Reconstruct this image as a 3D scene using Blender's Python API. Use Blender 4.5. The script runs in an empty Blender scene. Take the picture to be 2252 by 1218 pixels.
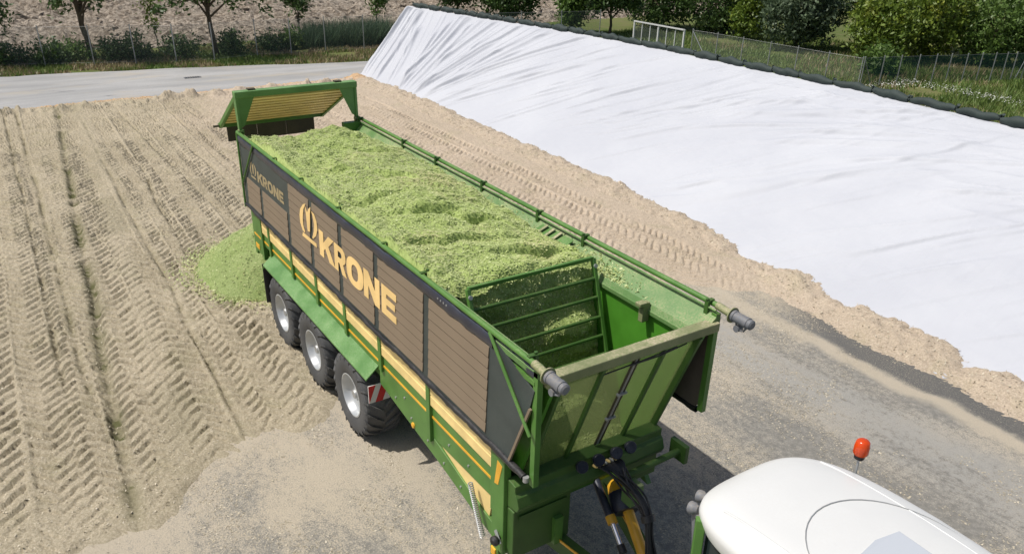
import bpy, math, random
import numpy as np
from mathutils import Vector, Matrix
from mathutils.geometry import tessellate_polygon

R = math.radians
scene = bpy.context.scene
col = scene.collection

# ------------------------------------------------------------ camera
CAM = (5.369, -3.916, 7.911)
YAW, PITCH, ROLL = 146.377, -27.303, 1.449
FPX, PPY = 1739.4, 696.8            # focal length and principal row in photo pixels (2252 x 1218)
cd = bpy.data.cameras.new('camera')
cam = bpy.data.objects.new('camera', cd); col.objects.link(cam)
y_, p_, r_ = R(YAW), R(PITCH), R(ROLL)
d = Vector((math.cos(p_)*math.cos(y_), math.cos(p_)*math.sin(y_), math.sin(p_)))
rt = d.cross(Vector((0, 0, 1))).normalized(); up = rt.cross(d)
rt2 = math.cos(r_)*rt + math.sin(r_)*up; up2 = -math.sin(r_)*rt + math.cos(r_)*up
m = Matrix((rt2, up2, -d)).transposed().to_4x4(); m.translation = Vector(CAM)
cam.matrix_world = m
cd.sensor_width = 36; cd.lens = 36*FPX/2252; cd.shift_y = (PPY-609)/2252
cd.clip_start = 0.1; cd.clip_end = 3000
scene.camera = cam

# ------------------------------------------------------------ sky, sun, exposure
SUN = Vector((-0.245, -0.527, 1.0)).normalized()      # towards the sun, from the shadows of wheels and rails
elev = math.asin(SUN.z)
w = bpy.data.worlds.new('World'); scene.world = w; w.use_nodes = True
wn = w.node_tree; bg = wn.nodes['Background']
sky = wn.nodes.new('ShaderNodeTexSky'); sky.sky_type = 'NISHITA'; sky.sun_disc = False
sky.sun_elevation = elev; sky.sun_rotation = math.atan2(SUN.x, SUN.y)
sky.air_density = 1.0; sky.dust_density = 3.0
wn.links.new(sky.outputs[0], bg.inputs[0]); bg.inputs[1].default_value = 0.085
sl = bpy.data.lights.new('sun', 'SUN'); sl.energy = 4.0; sl.angle = R(0.5); sl.color = (1.0, 0.96, 0.90)
so = bpy.data.objects.new('sun', sl); col.objects.link(so); so.location = (-20, -30, 60)
so.rotation_euler = SUN.to_track_quat('Z', 'Y').to_euler()
scene.view_settings.view_transform = 'Standard'; scene.view_settings.look = 'None'
scene.view_settings.exposure = 0.0; scene.view_settings.gamma = 1.0
scene.view_settings.use_curve_mapping = False

# ------------------------------------------------------------ helpers
def tag(o, label=None, cat=None, group=None, kind=None):
    if label: o['label'] = label
    if cat: o['category'] = cat
    if group: o['group'] = group
    if kind: o['kind'] = kind
    return o

def thing(name, label, cat, loc, group=None):
    o = bpy.data.objects.new(name, None); col.objects.link(o)
    o.location = loc; o.empty_display_size = 0.2
    return tag(o, label, cat, group)

def world_origin(parent):
    p = Vector((0, 0, 0))
    while parent is not None:
        p += parent.location; parent = parent.parent
    return p

def link(name, me, mat, parent=None, origin=None):
    o = bpy.data.objects.new(name, me); col.objects.link(o)
    if mat is not None and len(me.materials) == 0: me.materials.append(mat)
    if parent is not None:
        o.parent = parent; o.location = -world_origin(parent)
    elif origin is not None:
        me.transform(Matrix.Translation(-Vector(origin))); o.location = origin
    return o

def inst(name, me, parent, loc=(0, 0, 0), rot=(0, 0, 0), mat=None):
    """shared mesh data, placed at a world position under an unrotated parent"""
    o = bpy.data.objects.new(name, me); col.objects.link(o)
    if mat is not None and len(me.materials) == 0: me.materials.append(mat)
    if parent is not None: o.parent = parent
    o.location = Vector(loc) - world_origin(parent); o.rotation_euler = rot
    return o

def copy_tree(o, parent=None):
    c = o.copy(); col.objects.link(c); c.parent = parent
    for ch in list(o.children): copy_tree(ch, c)
    return c

def np_mesh(name, V, F, smooth=False):
    """fast mesh from arrays; F is (n,3) or (n,4)"""
    V = np.asarray(V, np.float32); F = np.asarray(F, np.int32); k = F.shape[1]
    me = bpy.data.meshes.new(name)
    me.vertices.add(len(V)); me.vertices.foreach_set('co', V.ravel())
    me.loops.add(F.size); me.loops.foreach_set('vertex_index', F.ravel())
    me.polygons.add(len(F))
    me.polygons.foreach_set('loop_start', np.arange(0, F.size, k, dtype=np.int32))
    me.polygons.foreach_set('loop_total', np.full(len(F), k, np.int32))
    me.polygons.foreach_set('use_smooth', np.full(len(F), smooth, bool))
    me.update(calc_edges=True); me.validate()
    return me

def grid_faces(nu, nv, off=0):
    i = np.arange(nu-1)[:, None]*nv + np.arange(nv-1)[None, :]
    i = i.ravel() + off
    return np.stack([i, i+nv, i+nv+1, i+1], 1)

class MB:
    def __init__(s): s.v = []; s.f = []
    def add(s, vs, fs):
        o = len(s.v); s.v += [tuple(q) for q in vs]; s.f += [tuple(o+i for i in f) for f in fs]; return s
    def hexa(s, p):      # p: bottom 4 ccw, top 4
        return s.add(p, [(3, 2, 1, 0), (4, 5, 6, 7), (0, 1, 5, 4), (1, 2, 6, 5), (2, 3, 7, 6), (3, 0, 4, 7)])
    def box(s, x0, x1, y0, y1, z0, z1):
        return s.hexa([(x0, y0, z0), (x1, y0, z0), (x1, y1, z0), (x0, y1, z0), (x0, y0, z1), (x1, y0, z1), (x1, y1, z1), (x0, y1, z1)])
    def beam(s, p, q, w, h, upv=(0, 0, 1)):
        p = Vector(p); q = Vector(q); a = (q-p).normalized(); sd = a.cross(Vector(upv))
        if sd.length < 1e-4: sd = a.cross(Vector((1, 0, 0)))
        sd.normalize(); u = sd.cross(a)
        c = [(-1, -1), (1, -1), (1, 1), (-1, 1)]
        return s.hexa([p+sd*(i*w/2)+u*(j*h/2) for i, j in c] + [q+sd*(i*w/2)+u*(j*h/2) for i, j in c])
    def tube(s, pts, r, n=10, cap=True):
        pts = [Vector(p) for p in pts]; m_ = len(pts); rr = r if hasattr(r, '__len__') else [r]*m_
        t0 = (pts[1]-pts[0]).normalized()
        ref = Vector((0, 0, 1)) if abs(t0.z) < .9 else Vector((1, 0, 0))
        vs = []
        u = None
        for i, p in enumerate(pts):
            t = (pts[min(i+1, m_-1)]-pts[max(i-1, 0)]).normalized()
            if u is None: u = t.cross(ref).normalized()
            else: u = (u - t*u.dot(t)).normalized()
            b = t.cross(u)
            for k in range(n):
                a = 2*math.pi*k/n
                vs.append(p + (u*math.cos(a)+b*math.sin(a))*rr[i])
        fs = [(i*n+k, i*n+(k+1) % n, (i+1)*n+(k+1) % n, (i+1)*n+k) for i in range(m_-1) for k in range(n)]
        if cap: fs += [tuple(reversed(range(n))), tuple((m_-1)*n+k for k in range(n))]
        return s.add(vs, fs)
    def prism(s, poly, off):     # poly: list of 3d points, extruded by off
        n = len(poly); off = Vector(off); a = [Vector(p) for p in poly]
        tri = tessellate_polygon([a])
        fs = [tuple(t) for t in tri] + [tuple(n+i for i in reversed(t)) for t in tri]
        fs += [(i, (i+1) % n, n+(i+1) % n, n+i) for i in range(n)]
        return s.add(a + [p+off for p in a], fs)
    def lathe(s, prof, o, axis, n=24, cap=False):   # prof: (radius, distance along axis)
        o = Vector(o); ax = Vector(axis).normalized()
        ref = Vector((0, 0, 1)) if abs(ax.z) < .9 else Vector((1, 0, 0))
        u = ax.cross(ref).normalized(); b = ax.cross(u); m_ = len(prof)
        vs = [o + ax*h + (u*math.cos(2*math.pi*k/n)+b*math.sin(2*math.pi*k/n))*r for r, h in prof for k in range(n)]
        fs = [(i*n+k, i*n+(k+1) % n, (i+1)*n+(k+1) % n, (i+1)*n+k) for i in range(m_-1) for k in range(n)]
        if cap: fs += [tuple(reversed(range(n))), tuple((m_-1)*n+k for k in range(n))]
        return s.add(vs, fs)
    def mesh(s, name, smooth=None):
        me = bpy.data.meshes.new(name); me.from_pydata(s.v, [], s.f); me.update()
        import bmesh
        bm = bmesh.new(); bm.from_mesh(me); bmesh.ops.recalc_face_normals(bm, faces=bm.faces); bm.to_mesh(me); bm.free()
        if smooth is not None:
            for p in me.polygons: p.use_smooth = True
            me.set_sharp_from_angle(angle=R(smooth))
        return me
    def build(s, name, mat, parent=None, smooth=None, bevel=0, origin=None):
        o = link(name, s.mesh(name, smooth), mat, parent, origin)
        if bevel:
            b = o.modifiers.new('bevel', 'BEVEL'); b.width = bevel; b.segments = 2; b.limit_method = 'ANGLE'; b.angle_limit = R(40)
        return o

rng = np.random.default_rng(7)
_P = np.random.default_rng(11).permutation(4096); _P = np.concatenate([_P, _P])
def vnoise(x, y, seed=0):
    x = np.asarray(x, float)+seed*17.31; y = np.asarray(y, float)+seed*9.77
    ix = np.floor(x).astype(int); iy = np.floor(y).astype(int); fx = x-ix; fy = y-iy
    fx = fx*fx*fx*(fx*(fx*6-15)+10); fy = fy*fy*fy*(fy*(fy*6-15)+10)
    h = lambda a, b: _P[(_P[a & 4095]+b) & 4095]/2047.5-1
    a = h(ix, iy); b = h(ix+1, iy); c = h(ix, iy+1); e = h(ix+1, iy+1)
    return (a*(1-fx)+b*fx)*(1-fy)+(c*(1-fx)+e*fx)*fy
def fbm(x, y, o=4, seed=0, g=.5):
    s = 0; a = 1; t = 0
    for i in range(o): s = s+a*vnoise(x*2**i, y*2**i, seed+i*3); t += a; a *= g
    return s/t
def sstep(a, b, x):
    t = np.clip((x-a)/(b-a), 0, 1); return t*t*(3-2*t)

# ------------------------------------------------------------ materials
class NT:
    def __init__(s, name):
        s.m = bpy.data.materials.new(name); s.m.use_nodes = True; s.t = s.m.node_tree
        s.b = s.t.nodes['Principled BSDF']; s.out = s.t.nodes['Material Output']
    def n(s, typ, ins=None, **at):
        nd = s.t.nodes.new('ShaderNode'+typ)
        for k, v in at.items(): setattr(nd, k, v)
        for k, v in (ins or {}).items(): s.set(nd.inputs[k], v)
        return nd
    def set(s, sock, v):
        if isinstance(v, bpy.types.NodeSocket): s.t.links.new(v, sock)
        elif isinstance(v, (tuple, list)) and len(v) == 3 and sock.type == 'RGBA': sock.default_value = (*v, 1)
        else: sock.default_value = v
    def math(s, op, a, b=0.0, c=0.0, clamp=False):
        nd = s.n('Math', operation=op, use_clamp=clamp); s.set(nd.inputs[0], a); s.set(nd.inputs[1], b); s.set(nd.inputs[2], c); return nd.outputs[0]
    def mix(s, f, a, b, blend='MIX'):
        nd = s.n('Mix', data_type='RGBA', blend_type=blend); s.set(nd.inputs[0], f); s.set(nd.inputs[6], a); s.set(nd.inputs[7], b); return nd.outputs[2]
    def coord(s, scale=(1, 1, 1), kind='Object'):
        tc = s.n('TexCoord'); mp = s.n('Mapping'); s.t.links.new(tc.outputs[kind], mp.inputs[0]); mp.inputs['Scale'].default_value = scale; return mp.outputs[0]
    def noise(s, scale, detail=3, vec=None, rough=.55, dist=0):
        nd = s.n('TexNoise', {'Scale': scale, 'Detail': detail, 'Roughness': rough, 'Distortion': dist})
        s.t.links.new(vec if vec is not None else s.coord(), nd.inputs['Vector']); return nd.outputs[0]
    def ramp(s, f, lo, hi):
        nd = s.n('MapRange', {'Value': f, 'From Min': lo, 'From Max': hi}); nd.interpolation_type = 'SMOOTHSTEP'; return nd.outputs[0]
    def xyz(s):
        tc = s.n('TexCoord'); sp = s.n('SeparateXYZ'); s.t.links.new(tc.outputs['Object'], sp.inputs[0]); return sp.outputs
    def bump(s, h, strength, dist=.02):
        nd = s.n('Bump', {'Strength': strength, 'Distance': dist, 'Height': h}); s.t.links.new(nd.outputs[0], s.b.inputs['Normal'])
    def fin(s, color=None, rough=.6, metal=0, spec=None):
        if color is not None: s.set(s.b.inputs['Base Color'], color)
        s.set(s.b.inputs['Roughness'], rough); s.b.inputs['Metallic'].default_value = metal
        if spec is not None: s.b.inputs['Specular IOR Level'].default_value = spec
        return s.m

DUST = (0.40, 0.33, 0.22)
def paint(name, c, rough=.38, dust=.35, vary=.12, dustc=DUST, metal=0):
    t = NT(name)
    n1 = t.noise(2.3, 4); n2 = t.noise(45, 3)
    base = t.mix(t.ramp(n1, .3, .7), tuple(v*(1-vary) for v in c), tuple(min(1, v*(1+vary)) for v in c))
    g = t.n('NewGeometry'); sp = t.n('SeparateXYZ'); t.t.links.new(g.outputs['Normal'], sp.inputs[0])
    upf = t.math('MULTIPLY_ADD', sp.outputs[2], .8, .25, clamp=True)
    f = t.math('MULTIPLY', upf, t.math('MULTIPLY', t.ramp(n1, .25, .75), t.ramp(n2, .3, .7)))
    f = t.math('MULTIPLY', f, dust, clamp=True)
    cc = t.mix(f, base, dustc)
    cc = t.mix(t.math('MULTIPLY', t.ramp(t.noise(90, 2), .70, .76), min(.6, dust)), cc, dustc)
    ro = t.math('MULTIPLY_ADD', f, .6, rough, clamp=True)
    return t.fin(cc, ro, metal)

GREEN = (0.078, 0.205, 0.034)
M = {}
M['green'] = paint('green_paint', GREEN, .42, .3)
M['green_dusty'] = paint('dusty_green_paint', (0.11, 0.24, 0.065), .5, 1.25, dustc=(.42, .40, .24))
M['green_very_dusty'] = paint('dust_covered_green_paint', (0.20, 0.23, 0.10), .6, 1.4, dustc=(.46, .40, .27))
M['mudguard'] = paint('sky_sheen_dusty_green_paint', (0.10, 0.24, 0.06), .4, .75, dustc=(.30, .40, .22))  # sky reflection painted into the colour as a paler, dusty green
M['green_shaded_dirty'] = paint('shaded_grimy_green_paint', (0.045, 0.115, 0.020), .5, .5, dustc=(.16, .17, .06))  # body green darkened to paint in shade at the front, plus some grime
M['green_clean'] = paint('clean_green_paint', (0.07, 0.25, 0.022), .4, .08)
M['cream'] = paint('cream_paint', (0.88, 0.66, 0.27), .38, .12)
M['letter'] = paint('cream_print', (0.86, 0.60, 0.25), .6, .05)
M['letter_faded'] = paint('faded_print', (0.36, 0.29, 0.16), .7, .1)
M['orange'] = paint('orange_reflector', (0.80, 0.42, 0.03), .35, .1)
M['curtain'] = paint('dark_tarpaulin', (0.042, 0.056, 0.054), .5, .35, dustc=(.2, .19, .16))
M['hem'] = paint('navy_tarpaulin', (0.022, 0.026, 0.045), .32, .3, dustc=(.2, .2, .2))
M['brown'] = paint('brown_mesh', (0.225, 0.172, 0.118), .6, .1, vary=.03)
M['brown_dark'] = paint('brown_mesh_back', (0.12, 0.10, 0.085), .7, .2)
M['black'] = paint('black_rubber', (0.014, 0.014, 0.016), .42, .3, dustc=(.15, .14, .12))
M['tyre'] = paint('tyre_rubber', (0.070, 0.072, 0.075), .65, 1.0, dustc=(.22, .215, .20))
M['rim'] = paint('silver_rim', (0.50, 0.52, 0.53), .35, .3, metal=.35)
M['galv'] = paint('galvanised_steel', (0.42, 0.43, 0.43), .45, .2, metal=.5)
M['motor'] = paint('grey_motor', (0.14, 0.15, 0.17), .5, .5)
M['chrome'] = paint('chrome', (0.8, 0.8, 0.8), .12, .0, metal=1)
M['white_paint'] = paint('white_paint', (0.66, 0.665, 0.65), .3, .06, vary=.02)
M['red'] = paint('red_reflector', (0.55, 0.02, 0.02), .35, .05)
M['sand_bag'] = paint('dark_green_woven_bag', (0.022, 0.036, 0.032), .7, .6, dustc=(.10, .12, .115))
M['bark'] = paint('bark', (0.10, 0.075, 0.05), .9, .3)
M['concrete'] = paint('concrete_wall', (0.35, 0.34, 0.31), .9, .2)
M['glass'] = NT('cab_glass').fin((0.02, 0.03, 0.03), .08)
M['rubber_flap'] = paint('brown_rubber_flap', (0.055, 0.05, 0.03), .7, .3)

t = NT('perforated_front_sheet')     # perforated green sheet: light passes through the holes
vo = t.n('TexNoise', {'Scale': 160.0, 'Detail': 1.0}); t.t.links.new(t.coord(), vo.inputs['Vector'])
n1 = t.noise(3, 4)
cc = t.mix(t.ramp(n1, .3, .7), (.13, .215, .05), (.20, .265, .09))
t.fin(cc, .6)
tr = t.n('BsdfTransparent'); tl = t.n('BsdfTranslucent', {'Color': (.4, .45, .2)})
mx = t.n('MixShader'); mx.inputs[0].default_value = .48
mx2 = t.n('MixShader'); mx2.inputs[0].default_value = .35
t.t.links.new(t.b.outputs[0], mx2.inputs[1]); t.t.links.new(tl.outputs[0], mx2.inputs[2])
t.t.links.new(mx2.outputs[0], mx.inputs[1]); t.t.links.new(tr.outputs[0], mx.inputs[2])
t.t.links.new(mx.outputs[0], t.out.inputs[0]); M['front'] = t.m

t = NT('wire_mesh')
tr = t.n('BsdfTransparent'); mx = t.n('MixShader'); mx.inputs[0].default_value = .70
t.fin((.03, .10, .075), .7); t.t.links.new(t.b.outputs[0], mx.inputs[1]); t.t.links.new(tr.outputs[0], mx.inputs[2]); t.t.links.new(mx.outputs[0], t.out.inputs[0]); M['mesh_dark'] = t.m
t = NT('thin_wire_mesh')
tr = t.n('BsdfTransparent'); mx = t.n('MixShader'); mx.inputs[0].default_value = .90
t.fin((.22, .25, .22), .7); t.t.links.new(t.b.outputs[0], mx.inputs[1]); t.t.links.new(tr.outputs[0], mx.inputs[2]); t.t.links.new(mx.outputs[0], t.out.inputs[0]); M['mesh_thin'] = t.m

t = NT('beacon_lens')
t.fin((.85, .09, .012), .18); t.b.inputs['Transmission Weight'].default_value = .35; M['beacon'] = t.m
t = NT('roof_window'); t.fin((.50, .53, .57), .25); M['hatch'] = t.m

# white cover sheet
t = NT('white_sheet')
n1 = t.noise(.35, 4); n2 = t.noise(14, 4)
cc = t.mix(t.ramp(n1, .3, .75), (.48, .495, .535), (.525, .54, .575))
cc = t.mix(t.math('MULTIPLY', t.ramp(n2, .62, .82), .10), cc, (.5, .45, .38))
n3 = t.noise(5, 5, t.coord((1.0, .25, .25)), dist=.4)
t.bump(n3, .25, .05); M['sheet'] = t.fin(cc, .7, spec=.15)

# foliage
def leafmat(name, dark, light, yellow=None, trans=.25):
    t = NT(name); g = t.n('NewGeometry'); r = g.outputs['Random Per Island']
    n1 = t.noise(.6, 2)
    c = t.mix(r, dark, light)
    c = t.mix(t.ramp(n1, .35, .7), c, tuple(v*.75 for v in light))
    if yellow: c = t.mix(t.math('MULTIPLY', t.ramp(t.noise(.9, 2), .5, .75), .7), c, yellow)
    t.fin(c, .5)
    tl = t.n('BsdfTranslucent', {'Color': c}); mx = t.n('MixShader'); mx.inputs[0].default_value = trans
    t.t.links.new(t.b.outputs[0], mx.inputs[1]); t.t.links.new(tl.outputs[0], mx.inputs[2]); t.t.links.new(mx.outputs[0], t.out.inputs[0])
    return t.m
M['leaf_dark'] = leafmat('dark_leaves', (.042, .08, .022), (.11, .19, .05), None, .3)
M['leaf_mid'] = leafmat('mid_leaves', (.07, .13, .026), (.16, .26, .055), None, .3)
M['leaf_grey'] = leafmat('grey_green_leaves', (.065, .105, .055), (.17, .23, .13), None, .3)
M['leaf_yellow'] = leafmat('yellow_green_leaves', (.09, .16, .022), (.21, .29, .04), (.32, .32, .03), .3)
M['grass'] = leafmat('grass_blades', (.09, .16, .03), (.21, .30, .075), (.28, .26, .10), .25)
M['dry_grass'] = leafmat('dry_grass_blades', (.26, .19, .10), (.45, .36, .21), None, .15)
M['reed'] = leafmat('reed_blades', (.06, .11, .06), (.13, .20, .11), None, .15)
M['maize_bits'] = leafmat('chopped_maize', (.33, .43, .12), (.66, .72, .34), (.62, .58, .30), .15)
t = NT('white_flowers'); M['flower'] = t.fin((.75, .75, .70), .7)

# fresh chopped maize surface
def maize(name, tint):
    t = NT(name)
    n1 = t.noise(1.6, 4); n2 = t.noise(26, 5, rough=.75); n3 = t.noise(80, 3, rough=.7)
    c = t.mix(t.ramp(n1, .3, .7), (.395, .50, .155), (.50, .58, .235))
    c = t.mix(t.ramp(n2, .35, .68), (.30, .39, .115), c)
    c = t.mix(t.math('MULTIPLY', t.ramp(n3, .52, .68), .55), c, (.55, .60, .28))
    t.bump(t.math('ADD', n2, n3), .5, .035)
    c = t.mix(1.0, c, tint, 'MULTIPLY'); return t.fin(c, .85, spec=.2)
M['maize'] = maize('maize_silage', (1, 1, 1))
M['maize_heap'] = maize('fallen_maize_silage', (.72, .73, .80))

# driven-over silage floor
t = NT('driven_silage')
x, y, z = t.xyz()
n0 = t.noise(.22, 3); n1 = t.noise(1.3, 5, rough=.65); n2 = t.noise(28, 4, rough=.7); n3 = t.noise(120, 2)
left = t.mix(t.ramp(n0, .35, .65), (.415, .36, .255), (.485, .42, .305))
right = t.mix(t.ramp(n0, .35, .65), (.53, .43, .33), (.59, .48, .375))
far = t.math('ADD', y, t.math('MULTIPLY', n0, 3.0))
c = t.mix(t.ramp(far, 2.5, 7.0), left, right)
c = t.mix(t.math('MULTIPLY', t.ramp(n1, .5, .75), .35), c, (.34, .32, .17))
c = t.mix(t.ramp(n2, .38, .66), t.mix(.35, c, (.22, .185, .125)), t.mix(.35, c, (.68, .60, .46)))
edge = t.math('MULTIPLY', t.ramp(t.math('ADD', x, t.math('MULTIPLY', n1, 1.5)), -31.9, -32.7), .75)
c = t.mix(edge, c, (.60, .38, .20))
at = t.n('Attribute', attribute_name='green'); c = t.mix(at.outputs['Fac'], c, (.12, .12, .055))
t.bump(t.math('ADD', n2, t.math('MULTIPLY', n3, .6)), .6, .04); M['silage_floor'] = t.fin(c, .95, spec=.15)

# yard: worn asphalt dusted with silage crumbs
t = NT('yard_asphalt')
x, y, z = t.xyz()
vs = t.coord((.16, 1.0, 1)); n0 = t.noise(.9, 5, vs, .6, .6); n1 = t.noise(.55, 5, None, .65, .3); n2 = t.noise(9, 5, None, .7); n3 = t.noise(38, 4, None, .8); n4 = t.noise(170, 2)
grey = t.mix(t.ramp(n2, .3, .7), (.245, .235, .21), (.35, .335, .30))
crumbs = t.mix(n3, (.47, .405, .305), (.70, .62, .49))
yw = t.math('ADD', y, t.math('MULTIPLY', t.math('SUBTRACT', n1, .5), 1.1))
dens = t.math('ADD', t.math('MULTIPLY', n0, .55), t.math('MULTIPLY', n1, .45))
dens = t.math('ADD', dens, t.math('MULTIPLY', t.ramp(x, .5, -6.0), .11))
dens = t.math('ADD', dens, t.math('MULTIPLY', t.ramp(y, 2.5, -1.5), .05))
dens = t.math('ADD', dens, t.math('MULTIPLY', t.math('SUBTRACT', n3, .5), .85))
dens = t.math('ADD', dens, t.math('MULTIPLY', t.math('SUBTRACT', n2, .5), .35))
c = t.mix(t.ramp(dens, .46, .66), grey, crumbs)
yw = t.math('ADD', y, t.math('MULTIPLY', t.math('SUBTRACT', n1, .5), .9))
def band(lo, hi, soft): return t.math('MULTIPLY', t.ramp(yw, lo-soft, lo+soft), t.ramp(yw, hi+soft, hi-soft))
dustband = t.math('MULTIPLY', band(7.1, 8.8, .5), t.ramp(t.math('ADD', n0, t.math('MULTIPLY', t.math('SUBTRACT', n2, .5), .5)), .40, .62))
c = t.mix(t.math('MULTIPLY', dustband, .85), c, (.42, .408, .375))
gfar = t.math('MULTIPLY', t.ramp(x, -8, -5), 1.0)
c = t.mix(t.math('MULTIPLY', band(9.2, 9.6, .14), t.math('MULTIPLY', gfar, .9)), c, crumbs)
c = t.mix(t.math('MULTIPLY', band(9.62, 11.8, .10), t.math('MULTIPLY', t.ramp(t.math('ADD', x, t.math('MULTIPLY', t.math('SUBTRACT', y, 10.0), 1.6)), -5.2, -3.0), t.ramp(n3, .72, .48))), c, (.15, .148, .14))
t.bump(t.math('ADD', n3, n4), .7, .03); M['yard'] = t.fin(c, .9, spec=.25)

t = NT('concrete_road')
vs = t.coord((.8, .16, 1)); n0 = t.noise(1.1, 5, vs, .6, .4); n2 = t.noise(14, 5, None, .7)
c = t.mix(t.ramp(n0, .3, .7), (.29, .29, .285), (.41, .405, .395)); c = t.mix(t.math('MULTIPLY', t.ramp(n2, .45, .75), .4), c, (.24, .235, .225))
x, y, z = t.xyz()
c = t.mix(t.math('MULTIPLY', t.ramp(t.noise(1.5, 5, t.coord((.7, .2, 1))), .63, .70), .7), c, (.14, .14, .145))
c = t.mix(t.math('MULTIPLY', t.ramp(t.noise(.7, 5, t.coord((1, .35, 1)), .65), .48, .68), .55), c, (.42, .37, .29))
c = t.mix(t.math('MULTIPLY', t.ramp(t.noise(3.0, 4, t.coord((1.6, .12, 1)), .6), .60, .70), .45), c, (.18, .178, .172))
M['road'] = t.fin(c, .9)

t = NT('soil_ground')
n0 = t.noise(.08, 4); n1 = t.noise(1.2, 5, None, .7)
c = t.mix(t.ramp(n0, .4, .6), (.09, .125, .035), (.15, .16, .06)); c = t.mix(t.ramp(n1, .45, .75), c, (.17, .145, .085)); M['ground'] = t.fin(c, .95, spec=.1)
t = NT('ploughed_soil')
n0 = t.noise(.15, 3); n1 = t.noise(4, 5, None, .75); n2 = t.noise(16, 4, None, .75)
c = t.mix(t.ramp(n1, .40, .60), (.20, .165, .13), (.52, .45, .365)); c = t.mix(t.math('MULTIPLY', t.ramp(n0, .4, .7), .3), c, (.30, .23, .16))
t.bump(t.math('ADD', n1, n2), .8, .12); M['soil'] = t.fin(c, .95, spec=.1)

# ============================================================ SETTING
# ------------------------------------------------------------ ground sheet to the horizon, rising into the field behind
def terrain(X, Y):
    a = np.maximum(0, -47.0-X)
    rise = 0.085*a/(1+a/400)
    b = np.maximum(0, Y-60.0)
    return rise + .06*b/(1+b/400)
gx = np.concatenate([np.linspace(-900, -160, 20), np.linspace(-150, 30, 61), np.linspace(50, 500, 12)])
gy = np.concatenate([np.linspace(-600, -80, 14), np.linspace(-70, 130, 51), np.linspace(150, 900, 18)])
X, Y = np.meshgrid(gx, gy, indexing='ij')
Z = terrain(X, Y) - .03 - .9*sstep(-48.5, -52, X)*(np.abs(Y-23) < 60)
o = link('ground', np_mesh('ground', np.stack([X, Y, Z], -1).reshape(-1, 3), grid_faces(len(gx), len(gy)), True), M['ground']); tag(o, kind='structure')

# ------------------------------------------------------------ ploughed field, clods as relief
fx = np.concatenate([np.arange(-47.3, -75, -.26), np.arange(-75, -170, -.7)])[::-1]
fy = np.arange(-16, 62, .28)
X, Y = np.meshgrid(fx, fy, indexing='ij')
cl = np.abs(fbm(X*.9, Y*.9, 3, 3)); cl2 = fbm(X*1.9, Y*1.9, 2, 9)
Z = terrain(X, Y)+.02 + .50*np.clip(.42-cl, 0, 1) + .24*cl2 + .08*rng.standard_normal(X.shape)*.5 + .25*fbm(X*.06, Y*.06, 2, 5)
Z -= .35*sstep(-48.5, -47.3, X)
Xj = X+.08*rng.standard_normal(X.shape); Yj = Y+.08*rng.standard_normal(X.shape)
o = link('ploughed_field', np_mesh('ploughed_field', np.stack([Xj, Yj, Z], -1).reshape(-1, 3), grid_faces(len(fx), len(fy)), False), M['soil']); tag(o, kind='structure')

# ------------------------------------------------------------ yard slab and the road behind it
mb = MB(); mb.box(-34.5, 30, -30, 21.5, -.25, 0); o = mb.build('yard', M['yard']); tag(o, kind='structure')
ry = np.arange(-30, 24, .4)
edge = np.interp(ry, [-30, -3.2, 4.7, 15, 24], [-42.5, -41.6, -40.4, -38.0, -36.8]) + .25*fbm(ry*.5, ry*0, 3, 2)
V = np.concatenate([np.stack([edge, ry, 0*ry+.012], 1), np.stack([0*ry-33.2, ry, 0*ry+.012], 1)]); n = len(ry)
o = link('road', np_mesh('road', V, [(i, n+i, n+i+1, i+1) for i in range(n-1)]), M['road']); tag(o, kind='structure')
# two patches of darker repair and a drain grate in the road
mb = MB(); mb.prism([(-37.55, 4.55, .014), (-37.25, 4.55, .014), (-37.25, 5.35, .014), (-37.55, 5.35, .014)], (0, 0, .02))
dr = thing('drain_grate', 'small dark metal drain grate set in the pale road', 'drain', (-37.4, 4.95, .014))
mb.build('frame', M['motor'], dr)
for k in range(6):
    q = MB(); q.box(-37.53, -37.27, 4.62+k*.115, 4.66+k*.115, .036, .042); q.build('bar', M['black'], dr)

# ------------------------------------------------------------ driven-over silage layer with tyre tracks
sx = np.concatenate([np.arange(-34.4, -26, .08), np.arange(-26, -16, .045), np.arange(-16, -10, .032), np.arange(-10, -2.6, .023)])
sy = np.concatenate([np.arange(-14, -7, .16), np.arange(-7, 3.2, .028), np.arange(3.2, 11.4, .04)])
X, Y = np.meshgrid(sx, sy, indexing='ij')
H = .165 + .025*fbm(X*.5, Y*.5, 3, 1); G = np.zeros_like(X)
lanes = []   # y at x=-15, drift, width, pitch, depth
lr = np.random.default_rng(77); yy0 = -7.2
while yy0 < 10.6:
    w_ = lr.uniform(.50, .72); left_ = yy0 < 3
    lanes.append((yy0, -.022+lr.uniform(-.006, .006) if left_ else .006+lr.uniform(-.004, .004), w_*1.02, lr.uniform(.26, .33) if left_ else lr.uniform(.24, .28), lr.uniform(.07, .125) if left_ else lr.uniform(.06, .09)))
    yy0 += w_
order = list(range(len(lanes))); random.seed(4); random.shuffle(order)
rough = fbm(X*.7, Y*.9, 3, 21)
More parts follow.
